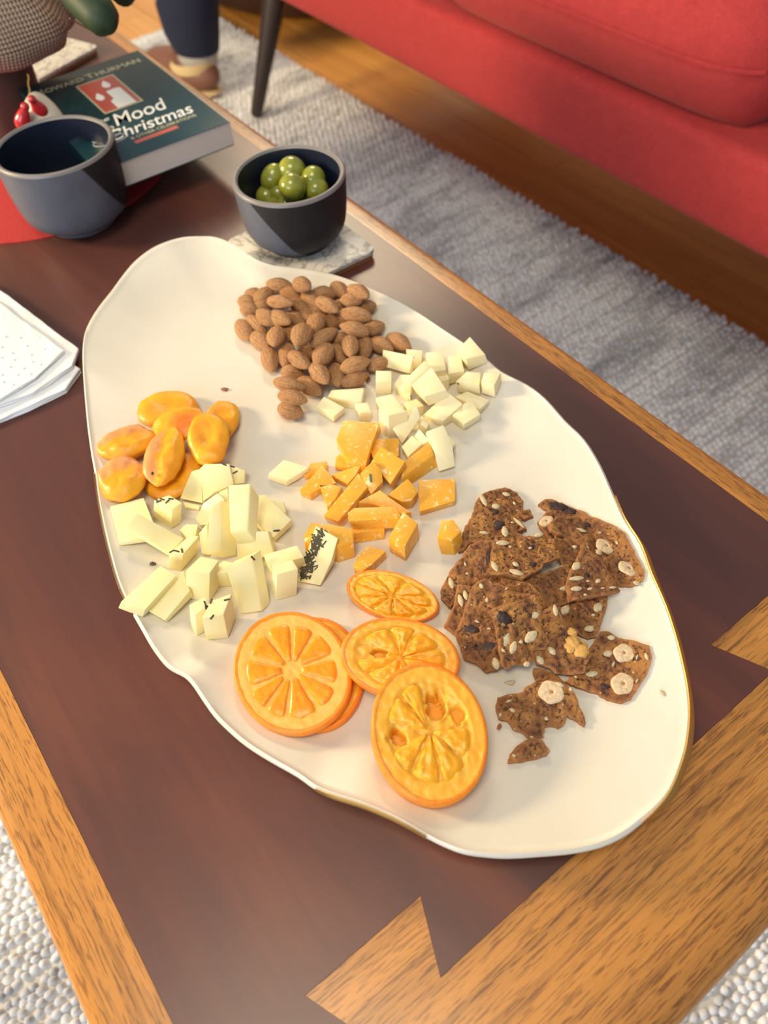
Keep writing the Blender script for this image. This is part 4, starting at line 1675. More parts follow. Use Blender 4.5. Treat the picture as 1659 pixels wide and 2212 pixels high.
cracker('f5', QF, [(805, 170), (840, 140), (880, 125), (960, 150), (1030, 182), (1150, 240), (1180, 275), (1100, 320), (1000, 350), (940, 390), (900, 410), (855, 385),
                   (800, 300), (850, 245), (870, 205)], [(850, 150, 4), (1100, 250, 4), (900, 380, 3.5)], 3, 'cracker with a dark raisin edge at the far right of the pile')
cracker('f2', QF, [(300, 270), (330, 330), (300, 440), (250, 510), (205, 520), (210, 460), (250, 350)], [(300, 280, 5), (210, 510, 4), (300, 440, 5)], 3,
        'mostly hidden cracker at the left edge, by the small orange cube')
cracker('f9', QG, [(900, 240), (1000, 215), (1130, 200), (1268, 185), (1262, 270), (1222, 400), (1185, 480), (1130, 492), (1050, 455), (960, 380), (890, 320)],
        [(1260, 190, 6), (1130, 490, 3.5), (920, 330, 5)], 3, 'cracker with three pale seeds low on the right of the pile')
cracker('g5', QG, [(1120, 600), (1180, 500), (1220, 440), (1280, 445), (1340, 490), (1460, 530), (1552, 572), (1575, 660), (1540, 770), (1480, 870), (1430, 940),
                   (1370, 968), (1270, 940), (1200, 890), (1050, 842), (965, 800), (1040, 740), (1090, 690)], [(1220, 450, 3.5), (1560, 600, 3.2), (1000, 800, 3.2)], 3,
        'rectangular cracker with two round hazelnut slices, rightmost near the front')
cracker('g6', QG, [(480, 920), (560, 890), (650, 882), (680, 840), (760, 800), (840, 788), (920, 800), (985, 832), (1040, 905), (1090, 1020), (1115, 1100), (1100, 1132),
                   (1050, 1090), (985, 1050), (962, 1110), (920, 1140), (860, 1120), (822, 1130), (805, 1205), (700, 1215), (660, 1172), (590, 1150), (560, 1092), (490, 1070), (468, 1000)],
        [(480, 950, 4), (1090, 1100, 3.4), (840, 800, 6)], 3, 'ragged star-shaped cracker piece with one hazelnut slice, nearest the front')
cracker('g7', QG, [(550, 1392), (565, 1320), (620, 1255), (720, 1205), (800, 1222), (855, 1300), (830, 1328), (720, 1362)], [(550, 1390, 3.2), (850, 1300, 5), (720, 1210, 5)], 3,
        'small curled cracker fragment at the very front')
cracker('g8', QG, [(735, 700), (830, 718), (900, 750), (975, 810), (930, 835), (820, 792), (760, 795), (732, 740)], [(735, 700, 3.3), (975, 810, 3.3), (760, 795, 3.0)], 2.6,
        'dark raisin-like cracker scrap behind the star-shaped piece')
cracker('f8b', QF, [(925, 370), (1050, 410), (1145, 470), (1130, 560), (1060, 660), (985, 640), (955, 545), (925, 470)], [(930, 400, 7), (1140, 480, 7), (1020, 650, 6)], 3,
        'dark broken cracker shard in the middle of the pile')
cracker('f1', QF, [(300, 290), (315, 230), (335, 155), (390, 85), (470, 55), (560, 38), (650, 82), (695, 145), (690, 205), (738, 200), (768, 250), (705, 272), (660, 250), (690, 310),
                   (720, 350), (620, 380), (560, 420), (460, 470), (285, 450)], [(560, 45, 3.5), (300, 430, 9), (700, 260, 4.5)], 3, 'rounded cracker at the far left of the pile, pale seeds on top')
cracker('f6', QF, [(885, 320), (930, 262), (1000, 250), (1180, 272), (1330, 360), (1430, 450), (1490, 560), (1578, 725), (1570, 775), (1510, 800), (1400, 770), (1370, 700), (1300, 690),
                   (1200, 640), (1150, 560), (1120, 460), (1050, 405), (960, 390), (900, 362)], [(930, 270, 9), (1570, 760, 4.5), (1250, 600, 8)], 3,
        'long cracker with two hazelnut slices along the right side')
cracker('f4', QF, [(150, 945), (72, 865), (78, 800), (150, 660), (210, 580), (290, 470), (380, 437), (470, 440), (560, 560), (700, 700), (640, 760), (480, 800), (330, 790), (200, 860)],
        [(75, 850, 4.5), (380, 440, 12), (600, 740, 10)], 3, 'curved cracker at the left of the pile, one seed at its edge')
cracker('f8', QF, [(690, 690), (800, 670), (840, 685), (930, 650), (1060, 600), (1090, 700), (1060, 890), (1000, 912), (880, 945), (850, 880), (800, 800), (690, 740)],
        [(700, 700, 11), (1060, 630, 9), (880, 940, 8)], 3, 'dark cracker slab under the centre right of the pile')
cracker('f3', QF, [(438, 690), (448, 560), (470, 440), (505, 390), (572, 322), (640, 362), (700, 402), (780, 400), (850, 385), (905, 415), (945, 480), (970, 560), (905, 590), (842, 602),
                   (830, 650), (762, 682), (690, 722), (600, 695), (560, 690)], [(570, 330, 13), (440, 680, 19), (960, 560, 13)], 3, 'broad cracker in the centre of the pile, torn at its right')
cracker('f7', QF, [(1145, 460), (1205, 520), (1265, 565), (1340, 680), (1385, 740), (1422, 815), (1300, 842), (1180, 862), (1040, 892), (1012, 760), (1045, 650), (1090, 580)],
        [(1150, 470, 15), (1415, 810, 11), (1040, 890, 14)], 3, 'triangular cracker with scattered seeds, right of centre')
cracker('g1', QG, [(190, 108), (290, 118), (290, 250), (240, 380), (180, 475), (92, 410), (130, 330), (170, 230)], [(200, 110, 10), (95, 410, 4.5), (290, 130, 11)], 3,
        'narrow dark cracker between the orange slices and the pile')
cracker('g2b', QG, [(520, 35), (640, 62), (740, 118), (812, 200), (842, 262), (790, 300), (720, 250), (560, 140), (500, 80)], [(540, 40, 14), (840, 260, 12), (560, 130, 12)], 3,
        'cracker edge showing behind the two overlapping front crackers')
cracker('g2', QG, [(300, 118), (340, 80), (390, 65), (470, 90), (600, 148), (748, 183), (700, 300), (620, 480), (560, 640), (515, 692), (470, 722), (400, 738), (330, 682), (240, 642),
                   (200, 540), (172, 460), (210, 380), (250, 260)], [(380, 70, 18), (745, 185, 18), (400, 735, 5)], 3, 'large dark cracker with blackened patches at the front left')
cracker('g4', QG, [(790, 300), (895, 243), (950, 350), (1010, 420), (1062, 500), (1120, 560), (1162, 602), (1120, 680), (1105, 745), (1000, 752), (900, 740), (850, 702), (760, 682),
                   (740, 600), (760, 480), (770, 380)], [(890, 250, 14), (1150, 610, 8), (760, 680, 7)], 3, 'cracker with a toasted yellow edge at the front right of the pile')
cracker('g3', QG, [(430, 300), (480, 265), (600, 235), (748, 180), (800, 270), (790, 330), (800, 420), (852, 520), (830, 570), (742, 590), (752, 650), (700, 692), (600, 690),
                   (545, 712), (515, 690), (490, 560), (465, 400)], [(440, 295, 23), (745, 185, 24), (560, 700, 9)], 3, 'topmost front cracker with a raisin and three oat-pale seeds')
for key, u, v, a, b, r in (('f1', 395, 140, 52, 20, 1.1), ('f1', 565, 97, 32, 18, .3), ('f1', 488, 187, 32, 25, 0), ('f3', 555, 375, 42, 25, 1.4), ('f3', 537, 460, 52, 24, 0),
                           ('f3', 480, 635, 45, 22, 1.1), ('f3', 635, 620, 28, 20, .6), ('f3', 640, 680, 58, 26, .3), ('f3', 810, 400, 36, 20, -.3), ('f3', 705, 405, 60, 20, .15), ('f6', 1120, 365, 48, 18, .25),
                           ('f7', 1088, 633, 38, 28, -.8), ('f7', 1090, 725, 58, 18, -.1), ('f8', 1005, 800, 46, 20, -.1), ('f7', 1088, 802, 44, 20, -.1), ('f7', 1250, 745, 22, 15, -.6),
                           ('f7', 1285, 800, 22, 8, -.2), ('f7', 1360, 793, 28, 9, -.05), ('f7', 1155, 847, 14, 9, 0), ('f7', 1190, 803, 22, 11, -.3), ('f7', 1175, 745, 15, 7, 0),
                           ('f9', 1250, 940, 40, 30, -1.0), ('f9', 1215, 998, 16, 10, 0), ('f9', 1005, 960, 42, 30, -.9), ('f4', 155, 760, 45, 20, 1.25), ('f4', 260, 620, 18, 9, 1.3), ('f4', 275, 690, 15, 10, 0),
                           ('g1', 225, 890, 50, 20, 1.3), ('g1', 262, 850, 40, 18, 1.3), ('f6', 1265, 385, 16, 9, 0), ('f6', 1170, 500, 14, 20, 0), ('f6', 1390, 460, 16, 8, .9), ('f6', 1255, 530, 28, 24, .8), ('f6', 1540, 760, 30, 20, .2),
                           ('f1', 400, 385, 38, 15, .1), ('f1', 625, 165, 16, 9, .9), ('f1', 610, 310, 13, 10, 0), ('f3', 745, 500, 15, 10, 0), ('f3', 595, 490, 13, 10, 0), ('f8b', 1075, 490, 20, 15, 0), ('f8b', 985, 640, 28, 14, 0),
                           ('f1', 660, 310, 60, 14, .75)):
    stick(key, QF, u, v, a, b, r, 'seed', 3.4563)
for key, u, v, a, b, r in (('g3', 545, 505, 55, 30, -1.2), ('g3', 593, 560, 50, 25, -1.25), ('g3', 720, 482, 58, 34, -.75), ('g3', 750, 325, 48, 25, -.85), ('g2', 468, 676, 46, 28, 1.3), ('g4', 785, 650, 40, 24, .9),
                           ('g4', 870, 585, 38, 22, .8), ('f9', 1140, 425, 42, 25, -.2), ('g5', 1155, 750, 48, 22, -.15), ('g3', 690, 680, 26, 20, -.3), ('g5', 1270, 605, 34, 25, -.3), ('g5', 1548, 625, 30, 14, 1.2),
                           ('g6', 585, 1010, 26, 14, .4), ('g5', 1295, 490, 30, 20, 0), ('g5', 1310, 680, 22, 10, -1.3), ('g4', 895, 295, 45, 18, 1.4), ('g4', 935, 325, 42, 15, 1.2), ('g3', 648, 520, 16, 13, 0), ('g3', 522, 582, 20, 11, .8),
                           ('g2', 405, 220, 13, 17, 0), ('g2', 335, 375, 20, 9, .5), ('g2', 420, 425, 18, 8, 0), ('g2', 545, 140, 14, 7, -.7), ('g2', 365, 120, 22, 15, 1), ('g6', 830, 1070, 18, 14, .5), ('g6', 725, 1205, 18, 10, .3), ('g6', 1005, 860, 14, 14, 0),
                           ('g6', 925, 825, 36, 14, .4), ('g5', 1450, 625, 25, 8, -1.2), ('g5', 1480, 630, 20, 7, -1.2), ('g5', 1040, 770, 15, 9, .5), ('g5', 1480, 800, 18, 7, -1), ('g7', 598, 1335, 18, 10, .4), ('g6', 560, 945, 24, 9, -.4), ('g6', 500, 1045, 18, 12, -1.2)):
    stick(key, QG, u, v, a, b, r, 'seed', 3.318)
for key, Q, u, v, a, b, r, s in (('f6', QF, 1310, 485, 76, 62, .5, 3.4563), ('f6', QF, 1478, 652, 78, 56, .5, 3.4563), ('f5', QF, 865, 300, 50, 42, -.4, 3.4563),
                                 ('g5', QG, 1385, 602, 70, 68, 0, 3.318), ('g5', QG, 1378, 822, 80, 80, 0, 3.318), ('g6', QG, 865, 882, 86, 84, .8, 3.318)):
    stick(key, Q, u, v, a, b, r, 'nut', s)
for key, Q, u, v, a, b, r, s in (('g3', QG, 530, 350, 58, 34, .65, 3.318), ('g2', QG, 400, 560, 75, 35, -.1, 3.318), ('g2', QG, 290, 430, 55, 28, .4, 3.318), ('f1', QF, 515, 325, 38, 34, 0, 3.4563), ('f1', QF, 485, 228, 24, 18, 0, 3.4563),
                                 ('f5', QF, 950, 185, 70, 28, .25, 3.4563), ('f5', QF, 1045, 222, 50, 22, .3, 3.4563), ('g5', QG, 1250, 840, 40, 18, .3, 3.318), ('f6', QF, 1175, 325, 34, 18, .4, 3.4563),
                                 ('f3', QF, 755, 490, 24, 18, 0, 3.4563), ('f3', QF, 765, 620, 30, 18, 0, 3.4563), ('f4', QF, 440, 560, 26, 60, .1, 3.4563), ('f7', QF, 1165, 708, 22, 22, 0, 3.4563), ('f8b', QF, 965, 410, 34, 34, 0, 3.4563)):
    stick(key, Q, u, v, a, b, r, 'raisin', s)
tm = mat('toasted_edge', (0.66, 0.36, 0.09), 0.6)
for (u, v, r) in ((1020, 520, 26), (1050, 545, 34), (1075, 575, 30), (1015, 450, 18), (1000, 560, 22)):
    o, n = CRACK['g4']
    px, py = QG(u, v)
    loc, nor = hit(o, px, py)
    if loc is not None:
        me = blob_mesh(r / 3.318 / 2100, r / 3.318 / 1800, 0.0009, 18, 10, lambda c, u=u: c * (1 + 0.5 * noise.noise(c * 2 + Vector((u, 0, 0)))))
        f = link('toasted_nut', me, tm, o)
        f.location = loc + n * 0.0003


# ------------------------------------------------------------------ bowls, coasters, olives
def bowl(loc, R, Hh, label, m, zoff=0.0):
    root = empty('stoneware_bowl', loc, label, 'bowl', 'dark stoneware bowls')
    k = R / 0.0495
    outer = [(0.0, 0.0012), (0.026 * k, 0.0012), (0.028 * k, 0.0), (0.0305 * k, 0.0004), (0.0315 * k, 0.003), (0.0330 * k, 0.0052), (0.0380 * k, 0.0082), (0.0425 * k, 0.0125),
             (0.0452 * k, 0.018), (0.0468 * k, 0.025), (0.0479 * k, 0.034), (0.0488 * k, 0.046), (R, Hh - 0.003)]
    rimp = [(R, Hh - 0.003), (R - 0.0004, Hh - 0.001), (R - 0.0016, Hh), (R - 0.0034, Hh - 0.0003), (R - 0.0048, Hh - 0.002)]
    inner = [(R - 0.0048, Hh - 0.002), (0.0440 * k, 0.038), (0.0420 * k, 0.024), (0.035 * k, 0.013), (0.020 * k, 0.0085), (0.0, 0.0075)]
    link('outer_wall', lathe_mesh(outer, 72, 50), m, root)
    link('rim', lathe_mesh(rimp, 72, 80), M['bowl_rim'], root)
    link('inner_wall', lathe_mesh(inner, 72, 60), M['bowl_inside'], root)
    return root




def coaster(cen, e1, e2, z0, label, th_cork=0.0045, th_stone=0.0042):
    root = empty('stone_coaster', (cen.x, cen.y, z0), label, 'coaster', 'veined stone coasters')
    hx, hy = e1.length, e2.length
    ang = math.atan2(e1.y, e1.x)

    def rr_poly(r, k=5, inset=0.0):
        out = []
        a, b = hx - inset, hy - inset
        for (sx, sy, a0) in ((1, 1, 0), (-1, 1, 90), (-1, -1, 180), (1, -1, 270)):
            for i in range(k + 1):
                t = math.radians(a0 + 90 * i / k)
                out.append((sx * (a - r) + r * math.cos(t), sy * (b - r) + r * math.sin(t)))
        return out
    p = rr_poly(0.008)
    q = rr_poly(0.008, inset=0.0008)
    c = link('cork_base', prism_mesh([(x, y, th_cork) for x, y in q], [(x, y, 0.0) for x, y in q], 0.0004, 1), M['cork'], root)
    s = link('stone_tile', prism_mesh([(x, y, th_cork + th_stone) for x, y in p], [(x, y, th_cork) for x, y in p], 0.0008, 2), M['marble'], root)
    root.rotation_euler = (0, 0, ang)
    return root


cR, cL, cB = P(797, 553, T + 0.0085), P(505, 506, T + 0.0085), P(620, 640, T + 0.0085)
cmid = (cR + cL) / 2
dirx = (cR - cB).normalized()
coaster(Vector((cmid.x, cmid.y, 0)), dirx * 0.050, dirx.cross(Vector((0, 0, 1))) * 0.052, T, 'white veined stone coaster with cork base under the olive bowl')
B2 = Vector((0.2985, 0.5585, T + 0.0087))
M['bowl_olive'] = bowl_mat('two_tone_slanted', -0.88 * 1.45, 0.47 * 1.45, -1.0, -0.0094)
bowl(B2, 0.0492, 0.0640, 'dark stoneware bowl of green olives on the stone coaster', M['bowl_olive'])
OL = [(500, 460, 0.0107, 0.0136, 0.045, 'green olive with a dark stem mark at the left'), (690, 385, 0.0128, 0.0128, 0.049, 'topmost big green olive at the back'), (855, 490, 0.0110, 0.0112, 0.046, 'green olive at the right, behind another'),
      (690, 558, 0.0120, 0.0122, 0.048, 'front centre green olive'), (880, 580, 0.0112, 0.0112, 0.040, 'green olive pressed to the right inside wall'), (450, 620, 0.0105, 0.011, 0.031, 'green olive low by the left inside wall'),
      (590, 620, 0.0105, 0.0112, 0.033, 'green olive sunk below the front centre one')]
for i, (u, v, r, l, h, lab) in enumerate(OL):
    p = P(*QO(u, v), B2.z + h)
    d = Vector((p.x - B2.x, p.y - B2.y, 0))
    lim = 0.0425 - r
    if d.length > lim:
        d *= lim / d.length
        p.x, p.y = B2.x + d.x, B2.y + d.y
    me = blob_mesh(r, r, l, 28, 18)
    o = link('green_olive', me, M['olive'], None, p)
    o.rotation_euler = (0.5 * math.sin(i * 2.1), 0.6 * math.cos(i * 1.7), i)
    tag(o, lab + ' of the bowl', 'olive', 'green olives in the stoneware bowl')
    if i == 0:
        st = link('stem_mark', blob_mesh(0.0012, 0.0008, 0.0006, 10, 6), M['herb'], o)
        st.location = (0, 0, l)
for k, (dx, dy, h) in enumerate(((0.0, 0.012, 0.0265), (0.019, 0.0, 0.0265), (-0.012, 0.018, 0.025), (0.0, -0.017, 0.024))):
    me = blob_mesh(0.0108, 0.0108, 0.0118, 20, 14)
    o = link('green_olive', me, M['olive'], None, (B2.x + dx, B2.y + dy, B2.z + h))
    tag(o, 'green olive in the hidden lower layer of the olive bowl', 'olive', 'green olives in the stoneware bowl')

# red round placemat, second bowl
pa, pb, pc_ = P(365, 340, T + 0.0015), P(240, 462, T + 0.0015), P(0, 525, T + 0.0015)


def circum(a, b, c):
    ax, ay, bx, by, cx, cy = a.x, a.y, b.x, b.y, c.x, c.y
    d = 2 * (ax * (by - cy) + bx * (cy - ay) + cx * (ay - by))
    ux = ((ax * ax + ay * ay) * (by - cy) + (bx * bx + by * by) * (cy - ay) + (cx * cx + cy * cy) * (ay - by)) / d
    uy = ((ax * ax + ay * ay) * (cx - bx) + (bx * bx + by * by) * (ax - cx) + (cx * cx + cy * cy) * (bx - ax)) / d
    return ux, uy, math.hypot(ax - ux, ay - uy)


mx_, my_, mr_ = circum(pa, pb, pc_)
pm = link('round_placemat', lathe_mesh([(0, 0.0018), (mr_ - 0.002, 0.0018), (mr_, 0.0010), (mr_, 0.0), (0, 0)], 96, 40), M['felt'], None, (mx_, my_, T))
tag(pm, 'round red felt placemat under the empty dark bowl', 'placemat')
B1 = Vector((0.1590, 0.7400, T + 0.0019))
M['bowl_empty'] = bowl_mat('two_tone_wide', -0.98, 0.21, -0.47, -0.050)
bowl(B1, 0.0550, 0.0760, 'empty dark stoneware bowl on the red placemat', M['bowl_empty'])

# ------------------------------------------------------------------ books
book_w, book_l, book_t = 0.140, 0.216, 0.0235
bk_z = T + 0.031
c_nr = P(495, 263, bk_z + book_t)          # near right corner of the cover
c_fr = P(293, 105, bk_z + book_t)          # far right corner
yv = (c_fr - c_nr).normalized()
xv = Vector((yv.y, -yv.x, 0))
cor = c_nr - xv * book_w                   # near left corner
bang = math.atan2(xv.y, xv.x)
book = empty('paperback_book', (cor.x, cor.y, bk_z), 'dark teal paperback with two white candles on its cover', 'book')
book.rotation_euler = (0, 0, bang)
link('page_block', box_mesh(0.001, book_w + 0.0012, 0.001, book_l - 0.001, 0.0005, book_t - 0.0004), M['paper'], book)
cv = link('front_cover', box_mesh(0, book_w, 0, book_l, book_t - 0.0004, book_t, 0.0001, 1), M['cover'], book)
link('back_cover', box_mesh(0, book_w, 0, book_l, 0, 0.0005, 0.0001, 1), M['cover'], book)
link('spine', box_mesh(0, 0.001, 0, book_l, 0.0005, book_t - 0.0004), M['cover'], book)
zt_ = book_t + 0.00003


def flat(name, poly, m, parent, z=zt_, t=0.00012):
    return link(name, prism_mesh([(x, y, z + t) for x, y in poly], [(x, y, z) for x, y in poly]), m, parent)


def text(body, x, y, size, m, parent, z=zt_, shear=0.0, bold=0.0, align='CENTER', sx=1.0, rot=0.0, name='lettering', space=1.0, fit=None):
    cu = bpy.data.curves.new('t', 'FONT')
    cu.body = body
    cu.size = size
    cu.shear = shear
    cu.offset = bold
    cu.align_x = align
    cu.space_character = space
    cu.extrude = 0.00006
    to = bpy.data.objects.new('t', cu)
    COL.objects.link(to)
    bpy.context.view_layer.update()
    me = bpy.data.meshes.new_from_object(to.evaluated_get(bpy.context.evaluated_depsgraph_get()))
    bpy.data.objects.remove(to)
    me.transform(Matrix.Translation((x, y, z + 0.00008)) @ Matrix.Rotation(rot, 4, 'Z') @ Matrix.Diagonal((sx, 1, 1, 1)))
    if fit:
        x0_ = min(v.co.x for v in me.vertices)
        x1_ = max(v.co.x for v in me.vertices)
        for v in me.vertices:
            v.co.x = fit[0] + (v.co.x - x0_) / (x1_ - x0_) * (fit[1] - fit[0])
    me.materials.clear()
    return link(name, me, m, parent)


BWm = book_w / 2
text('H', 0, 0.187, 0.0165, M['gilt'], cv, bold=0.0003, fit=(0.010, 0.019))
text('OWARD', 0, 0.187, 0.0135, M['gilt'], cv, bold=0.0003, fit=(0.0205, 0.064))
text('T', 0, 0.187, 0.0165, M['gilt'], cv, bold=0.0003, fit=(0.0675, 0.0765))
text('HURMAN', 0, 0.187, 0.0135, M['gilt'], cv, bold=0.0003, fit=(0.078, 0.131))
# picture panel with two candles
px0, px1, py0, py1 = 0.0520, 0.0915, 0.102, 0.177
flat('picture_border', [(px0 - .0018, py0 - .0025), (px1 + .0018, py0 - .0025), (px1 + .0018, py1 + .0025), (px0 - .0018, py1 + .0025)], M['gilt'], cv)
flat('picture_panel', [(px0, py0), (px1, py0), (px1, py1), (px0, py1)], M['red_print'], cv, zt_ + 0.00014)


def flame(cx, cy, s):
    pts = []
    for i in range(20):
        t = 2 * math.pi * i / 20
        r = 0.5 * (1 - math.sin(t)) ** 0.0
        x = s * 0.42 * math.cos(t) * (1 - 0.45 * max(0, math.sin(t)))
        y = s * (0.75 * math.sin(t) + 0.25 * max(0, math.sin(t)) ** 3)
        pts.append((cx + x + 0.12 * s * max(0, math.sin(t)) ** 2, cy + y))
    return pts


flat('candle', [(px0 + .014, py0), (px1 - .005, py0), (px1 - .005, py0 + .042), (px1 - .010, py0 + .0445), (px0 + .019, py0 + .043), (px0 + .019, py0 + .023), (px0 + .014, py0 + .019)], M['white_print'], cv, zt_ + 0.0003)
flat('candle_flame', flame(px0 + .025, py0 + .058, 0.0105), M['white_print'], cv, zt_ + 0.0003)
flat('candle_flame', flame(px0 + .0085, py0 + .035, 0.0105), M['white_print'], cv, zt_ + 0.0003)
text('The', 0, 0.085, 0.012, M['white_print'], cv, shear=0.35, fit=(0.030, 0.050))
text('Mood', 0, 0.068, 0.036, M['white_print'], cv, shear=0.35, bold=0.0002, fit=(0.050, 0.110))
text('of', 0, 0.060, 0.012, M['white_print'], cv, shear=0.35, fit=(0.036, 0.044))
text('Christmas', 0, 0.042, 0.030, M['white_print'], cv, shear=0.35, bold=0.0002, fit=(0.034, 0.125))
text('& OTHER CELEBRATIONS', 0, 0.0325, 0.0080, M['gilt'], cv, fit=(0.050, 0.121))
flat('title_strip', [(0.050, 0.0225), (0.096, 0.0225), (0.096, 0.0290), (0.050, 0.0290)], M['red_print'], cv)
for k in range(3):   # pen flourishes around the initials
    pts = []
    for i in range(24):
        t = 2 * math.pi * i / 23
        pts.append((0.033 + (0.013 + 0.002 * k) * math.cos(t + k), 0.066 - 0.010 * k + 0.0065 * math.sin(t + k) + 0.002 * math.cos(t), zt_ + 0.0002))
    link('flourish', tube_mesh(pts, 0.00035, 5), M['white_print'], cv)

# the book below it, set back and mostly hidden
b2 = empty('navy_book', (cor.x, cor.y, T + 0.0019), 'navy blue book underneath the teal paperback', 'book')
b2.rotation_euler = (0, 0, bang)
link('page_block', box_mesh(-0.010, 0.110, 0.062, 0.200, 0.0005, 0.0275), M['paper'], b2)
link('cover', box_mesh(-0.012, 0.112, 0.060, 0.202, 0.0275, 0.0288, 0.0004, 1), M['navy_cover'], b2)
link('spine', box_mesh(-0.0135, -0.010, 0.060, 0.202, 0.0005, 0.0288, 0.0006, 1), M['navy_cover'], b2)

# second coaster, beyond the book
k1, k2 = P(205, 103, T + 0.0085), P(118, 152, T + 0.0085)
dd = (k1 - k2).normalized()
coaster(Vector(((k1.x + k2.x) / 2, (k1.y + k2.y) / 2, 0)) + dd.cross(Vector((0, 0, 1))) * -0.050 + dd * -0.01, dd * 0.052, dd.cross(Vector((0, 0, 1))) * 0.050, T,
        'white veined stone coaster with cork base behind the teal book')


# ------------------------------------------------------------------ napkins
def napkin(poly, z0, th, label, seed, dots=False):
    pts = [P(x, y, T + z0 + th) for x, y in poly]
    cen = sum(pts, Vector()) / len(pts)
    k = 26
    v2, nn = [], len(pts)
    out = []
    for i in range(nn):
        p, q = pts[i], pts[(i + 1) % nn]
        m = max(2, int((q - p).length / 0.004))
        for j in range(m):
            out.append(p.lerp(q, j / m))
    bm = bmesh.new()
    layers = 4
    prev = None
    rings = []
    for L in range(layers * 2):
        f = L / (layers * 2 - 1)
        ring = []
        for i, p in enumerate(out):
            d = Vector((p.x - cen.x, p.y - cen.y, 0)).normalized()
            ins = (0.0010 if L % 2 else 0.0) + 0.0012 * noise.noise((p.x * 60, p.y * 60, L * .7 + seed)) * (1 if L else .4)
            z = T + z0 + f * th + 0.0010 * f * noise.noise((p.x * 30, p.y * 30, seed))
            ring.append(bm.verts.new((p.x - d.x * ins - cen.x, p.y - d.y * ins - cen.y, max(z, T + z0 + 0.0001) - T - z0)))
        rings.append(ring)
    m = len(out)
    for a, b in zip(rings, rings[1:]):
        for i in range(m):
            j = (i + 1) % m
            bm.faces.new((a[i], a[j], b[j], b[i]))
    bm.faces.new(rings[0][::-1])
    bm.faces.new(rings[-1])
    o = link('paper_napkin', bm_mesh(bm, True, 30), M['napkin'], None, (cen.x, cen.y, T + z0))
    tag(o, label, 'napkin', 'folded paper napkins')
    return o, th, cen


napkin([(172, 795), (150, 780), (-60, 640), (-300, 900), (-80, 935), (60, 880), (140, 840)], 0.0004, 0.0045, 'bottom folded white napkin with its corner touching the platter', 1)
napkin([(168, 752), (18, 637), (-120, 560), (-330, 830), (-90, 905), (70, 848), (155, 790)], 0.0053, 0.0035, 'middle folded white napkin in the stack', 2)
n3, n3t, n3c = napkin([(139, 757), (0, 655), (-140, 560), (-330, 800), (-100, 905), (0, 862), (75, 815)], 0.0092, 0.0026, 'top white napkin with embossed dots', 3)
dot_me = blob_mesh(1, 1, 1, 10, 6)
dot_me.materials.append(M['napkin'])
QN = crop(0, 580, 6.146)
for (u, v) in ((70, 905), (265, 920), (520, 920), (350, 1030), (585, 1080), (160, 1125), (410, 1150), (15, 1185), (185, 1215), (430, 1245), (535, 1280), (130, 1310), (310, 1330), (20, 1415), (230, 1415),
               (405, 1405), (45, 1510), (165, 1545), (15, 1045)):
    p = P(*QN(u, v), T + 0.0092 + 0.0026)
    d = link('embossed_dot', dot_me, None, n3)
    d.matrix_local = Matrix.Translation((p.x - n3c.x, p.y - n3c.y, 0.0026)) @ Matrix.Diagonal((0.0014, 0.0011, 0.0009, 1))


# ------------------------------------------------------------------ burlap wrapped plant with an ornament
def burlap_mat():
    m = mat('burlap', rough=0.95)
    k = N(m)
    w1 = k.add('ShaderNodeTexWave', wave_type='BANDS', bands_direction='X')
    w2 = k.add('ShaderNodeTexWave', wave_type='BANDS', bands_direction='Z')
    for w in (w1, w2):
        w.inputs['Scale'].default_value = 85
        w.inputs['Distortion'].default_value = 1.2
        k.t.links.new(k.coord(), w.inputs['Vector'])
    h = k.math('ADD', w1.outputs['Fac'], w2.outputs['Fac'])
    n = k.noise(k.coord(), 25, 3)
    c = k.ramp(h, [(0.25, (0.09, 0.05, 0.032)), (1.1 / 1.2, (0.46, 0.33, 0.24))])
    k.color(k.mix(k.ramp(n, [(0.4, G0), (0.7, (0.4,) * 3)]), c, (0.24, 0.16, 0.11)))
    k.bump(h, 0.8, 0.0015)
    return m


M['burlap'] = burlap_mat()
M['thread'] = mat('burlap_thread', (0.30, 0.20, 0.13), 0.9)
M['pot'] = mat('brown_pot', (0.075, 0.042, 0.032), 0.6)
M['leaf'] = mat('cactus_leaf', (0.014, 0.036, 0.010), 0.6)
M['foil'] = mat('clear_wrap', (0.85, 0.82, 0.78), 0.12, **{'Transmission Weight': 0.85, 'IOR': 1.1})
pl_z = 0.0
wrap_c = P(70, 45, T + 0.115)
plant = empty('potted_cactus', (wrap_c.x - 0.043, wrap_c.y + 0.054, T + 0.0019), 'burlap wrapped potted cactus with thick green pads at the table corner', 'potted plant')
RP = 0.108


def burlap_wob(t, r, z):
    return 1 + 0.05 * math.sin(5 * t + 1.2) + 0.03 * math.sin(11 * t + z * 60)


wr = link('burlap_wrap', lathe_mesh([(0.0, 0.078), (0.034, 0.076), (0.068, 0.081), (0.095, 0.092), (RP, 0.110), (0.103, 0.128), (0.090, 0.143), (0.082, 0.152), (0.086, 0.164), (0.092, 0.176), (0.086, 0.174), (0.072, 0.156), (0.0, 0.154)], 72, 120,
                                    wob=burlap_wob), M['burlap'], plant)
link('pot', lathe_mesh([(0, 0), (0.032, 0), (0.035, 0.004), (0.039, 0.078), (0.0, 0.078)], 48, 50), M['pot'], plant)
for i in range(0):   # loose weave threads on the near side
    a0 = -2.2 + i * 0.14
    pts = []
    for j in range(8):
        t = j / 7
        z = 0.066 + 0.058 * t
        r = (0.0725 + 0.0075 * math.sin(math.pi * t)) * burlap_wob(a0 + 0.02 * math.sin(j), 1, z) + 0.0014
        pts.append((r * math.cos(a0), r * math.sin(a0), z))
    link('loose_thread', tube_mesh(pts, 0.0007, 5), M['thread'], wr)
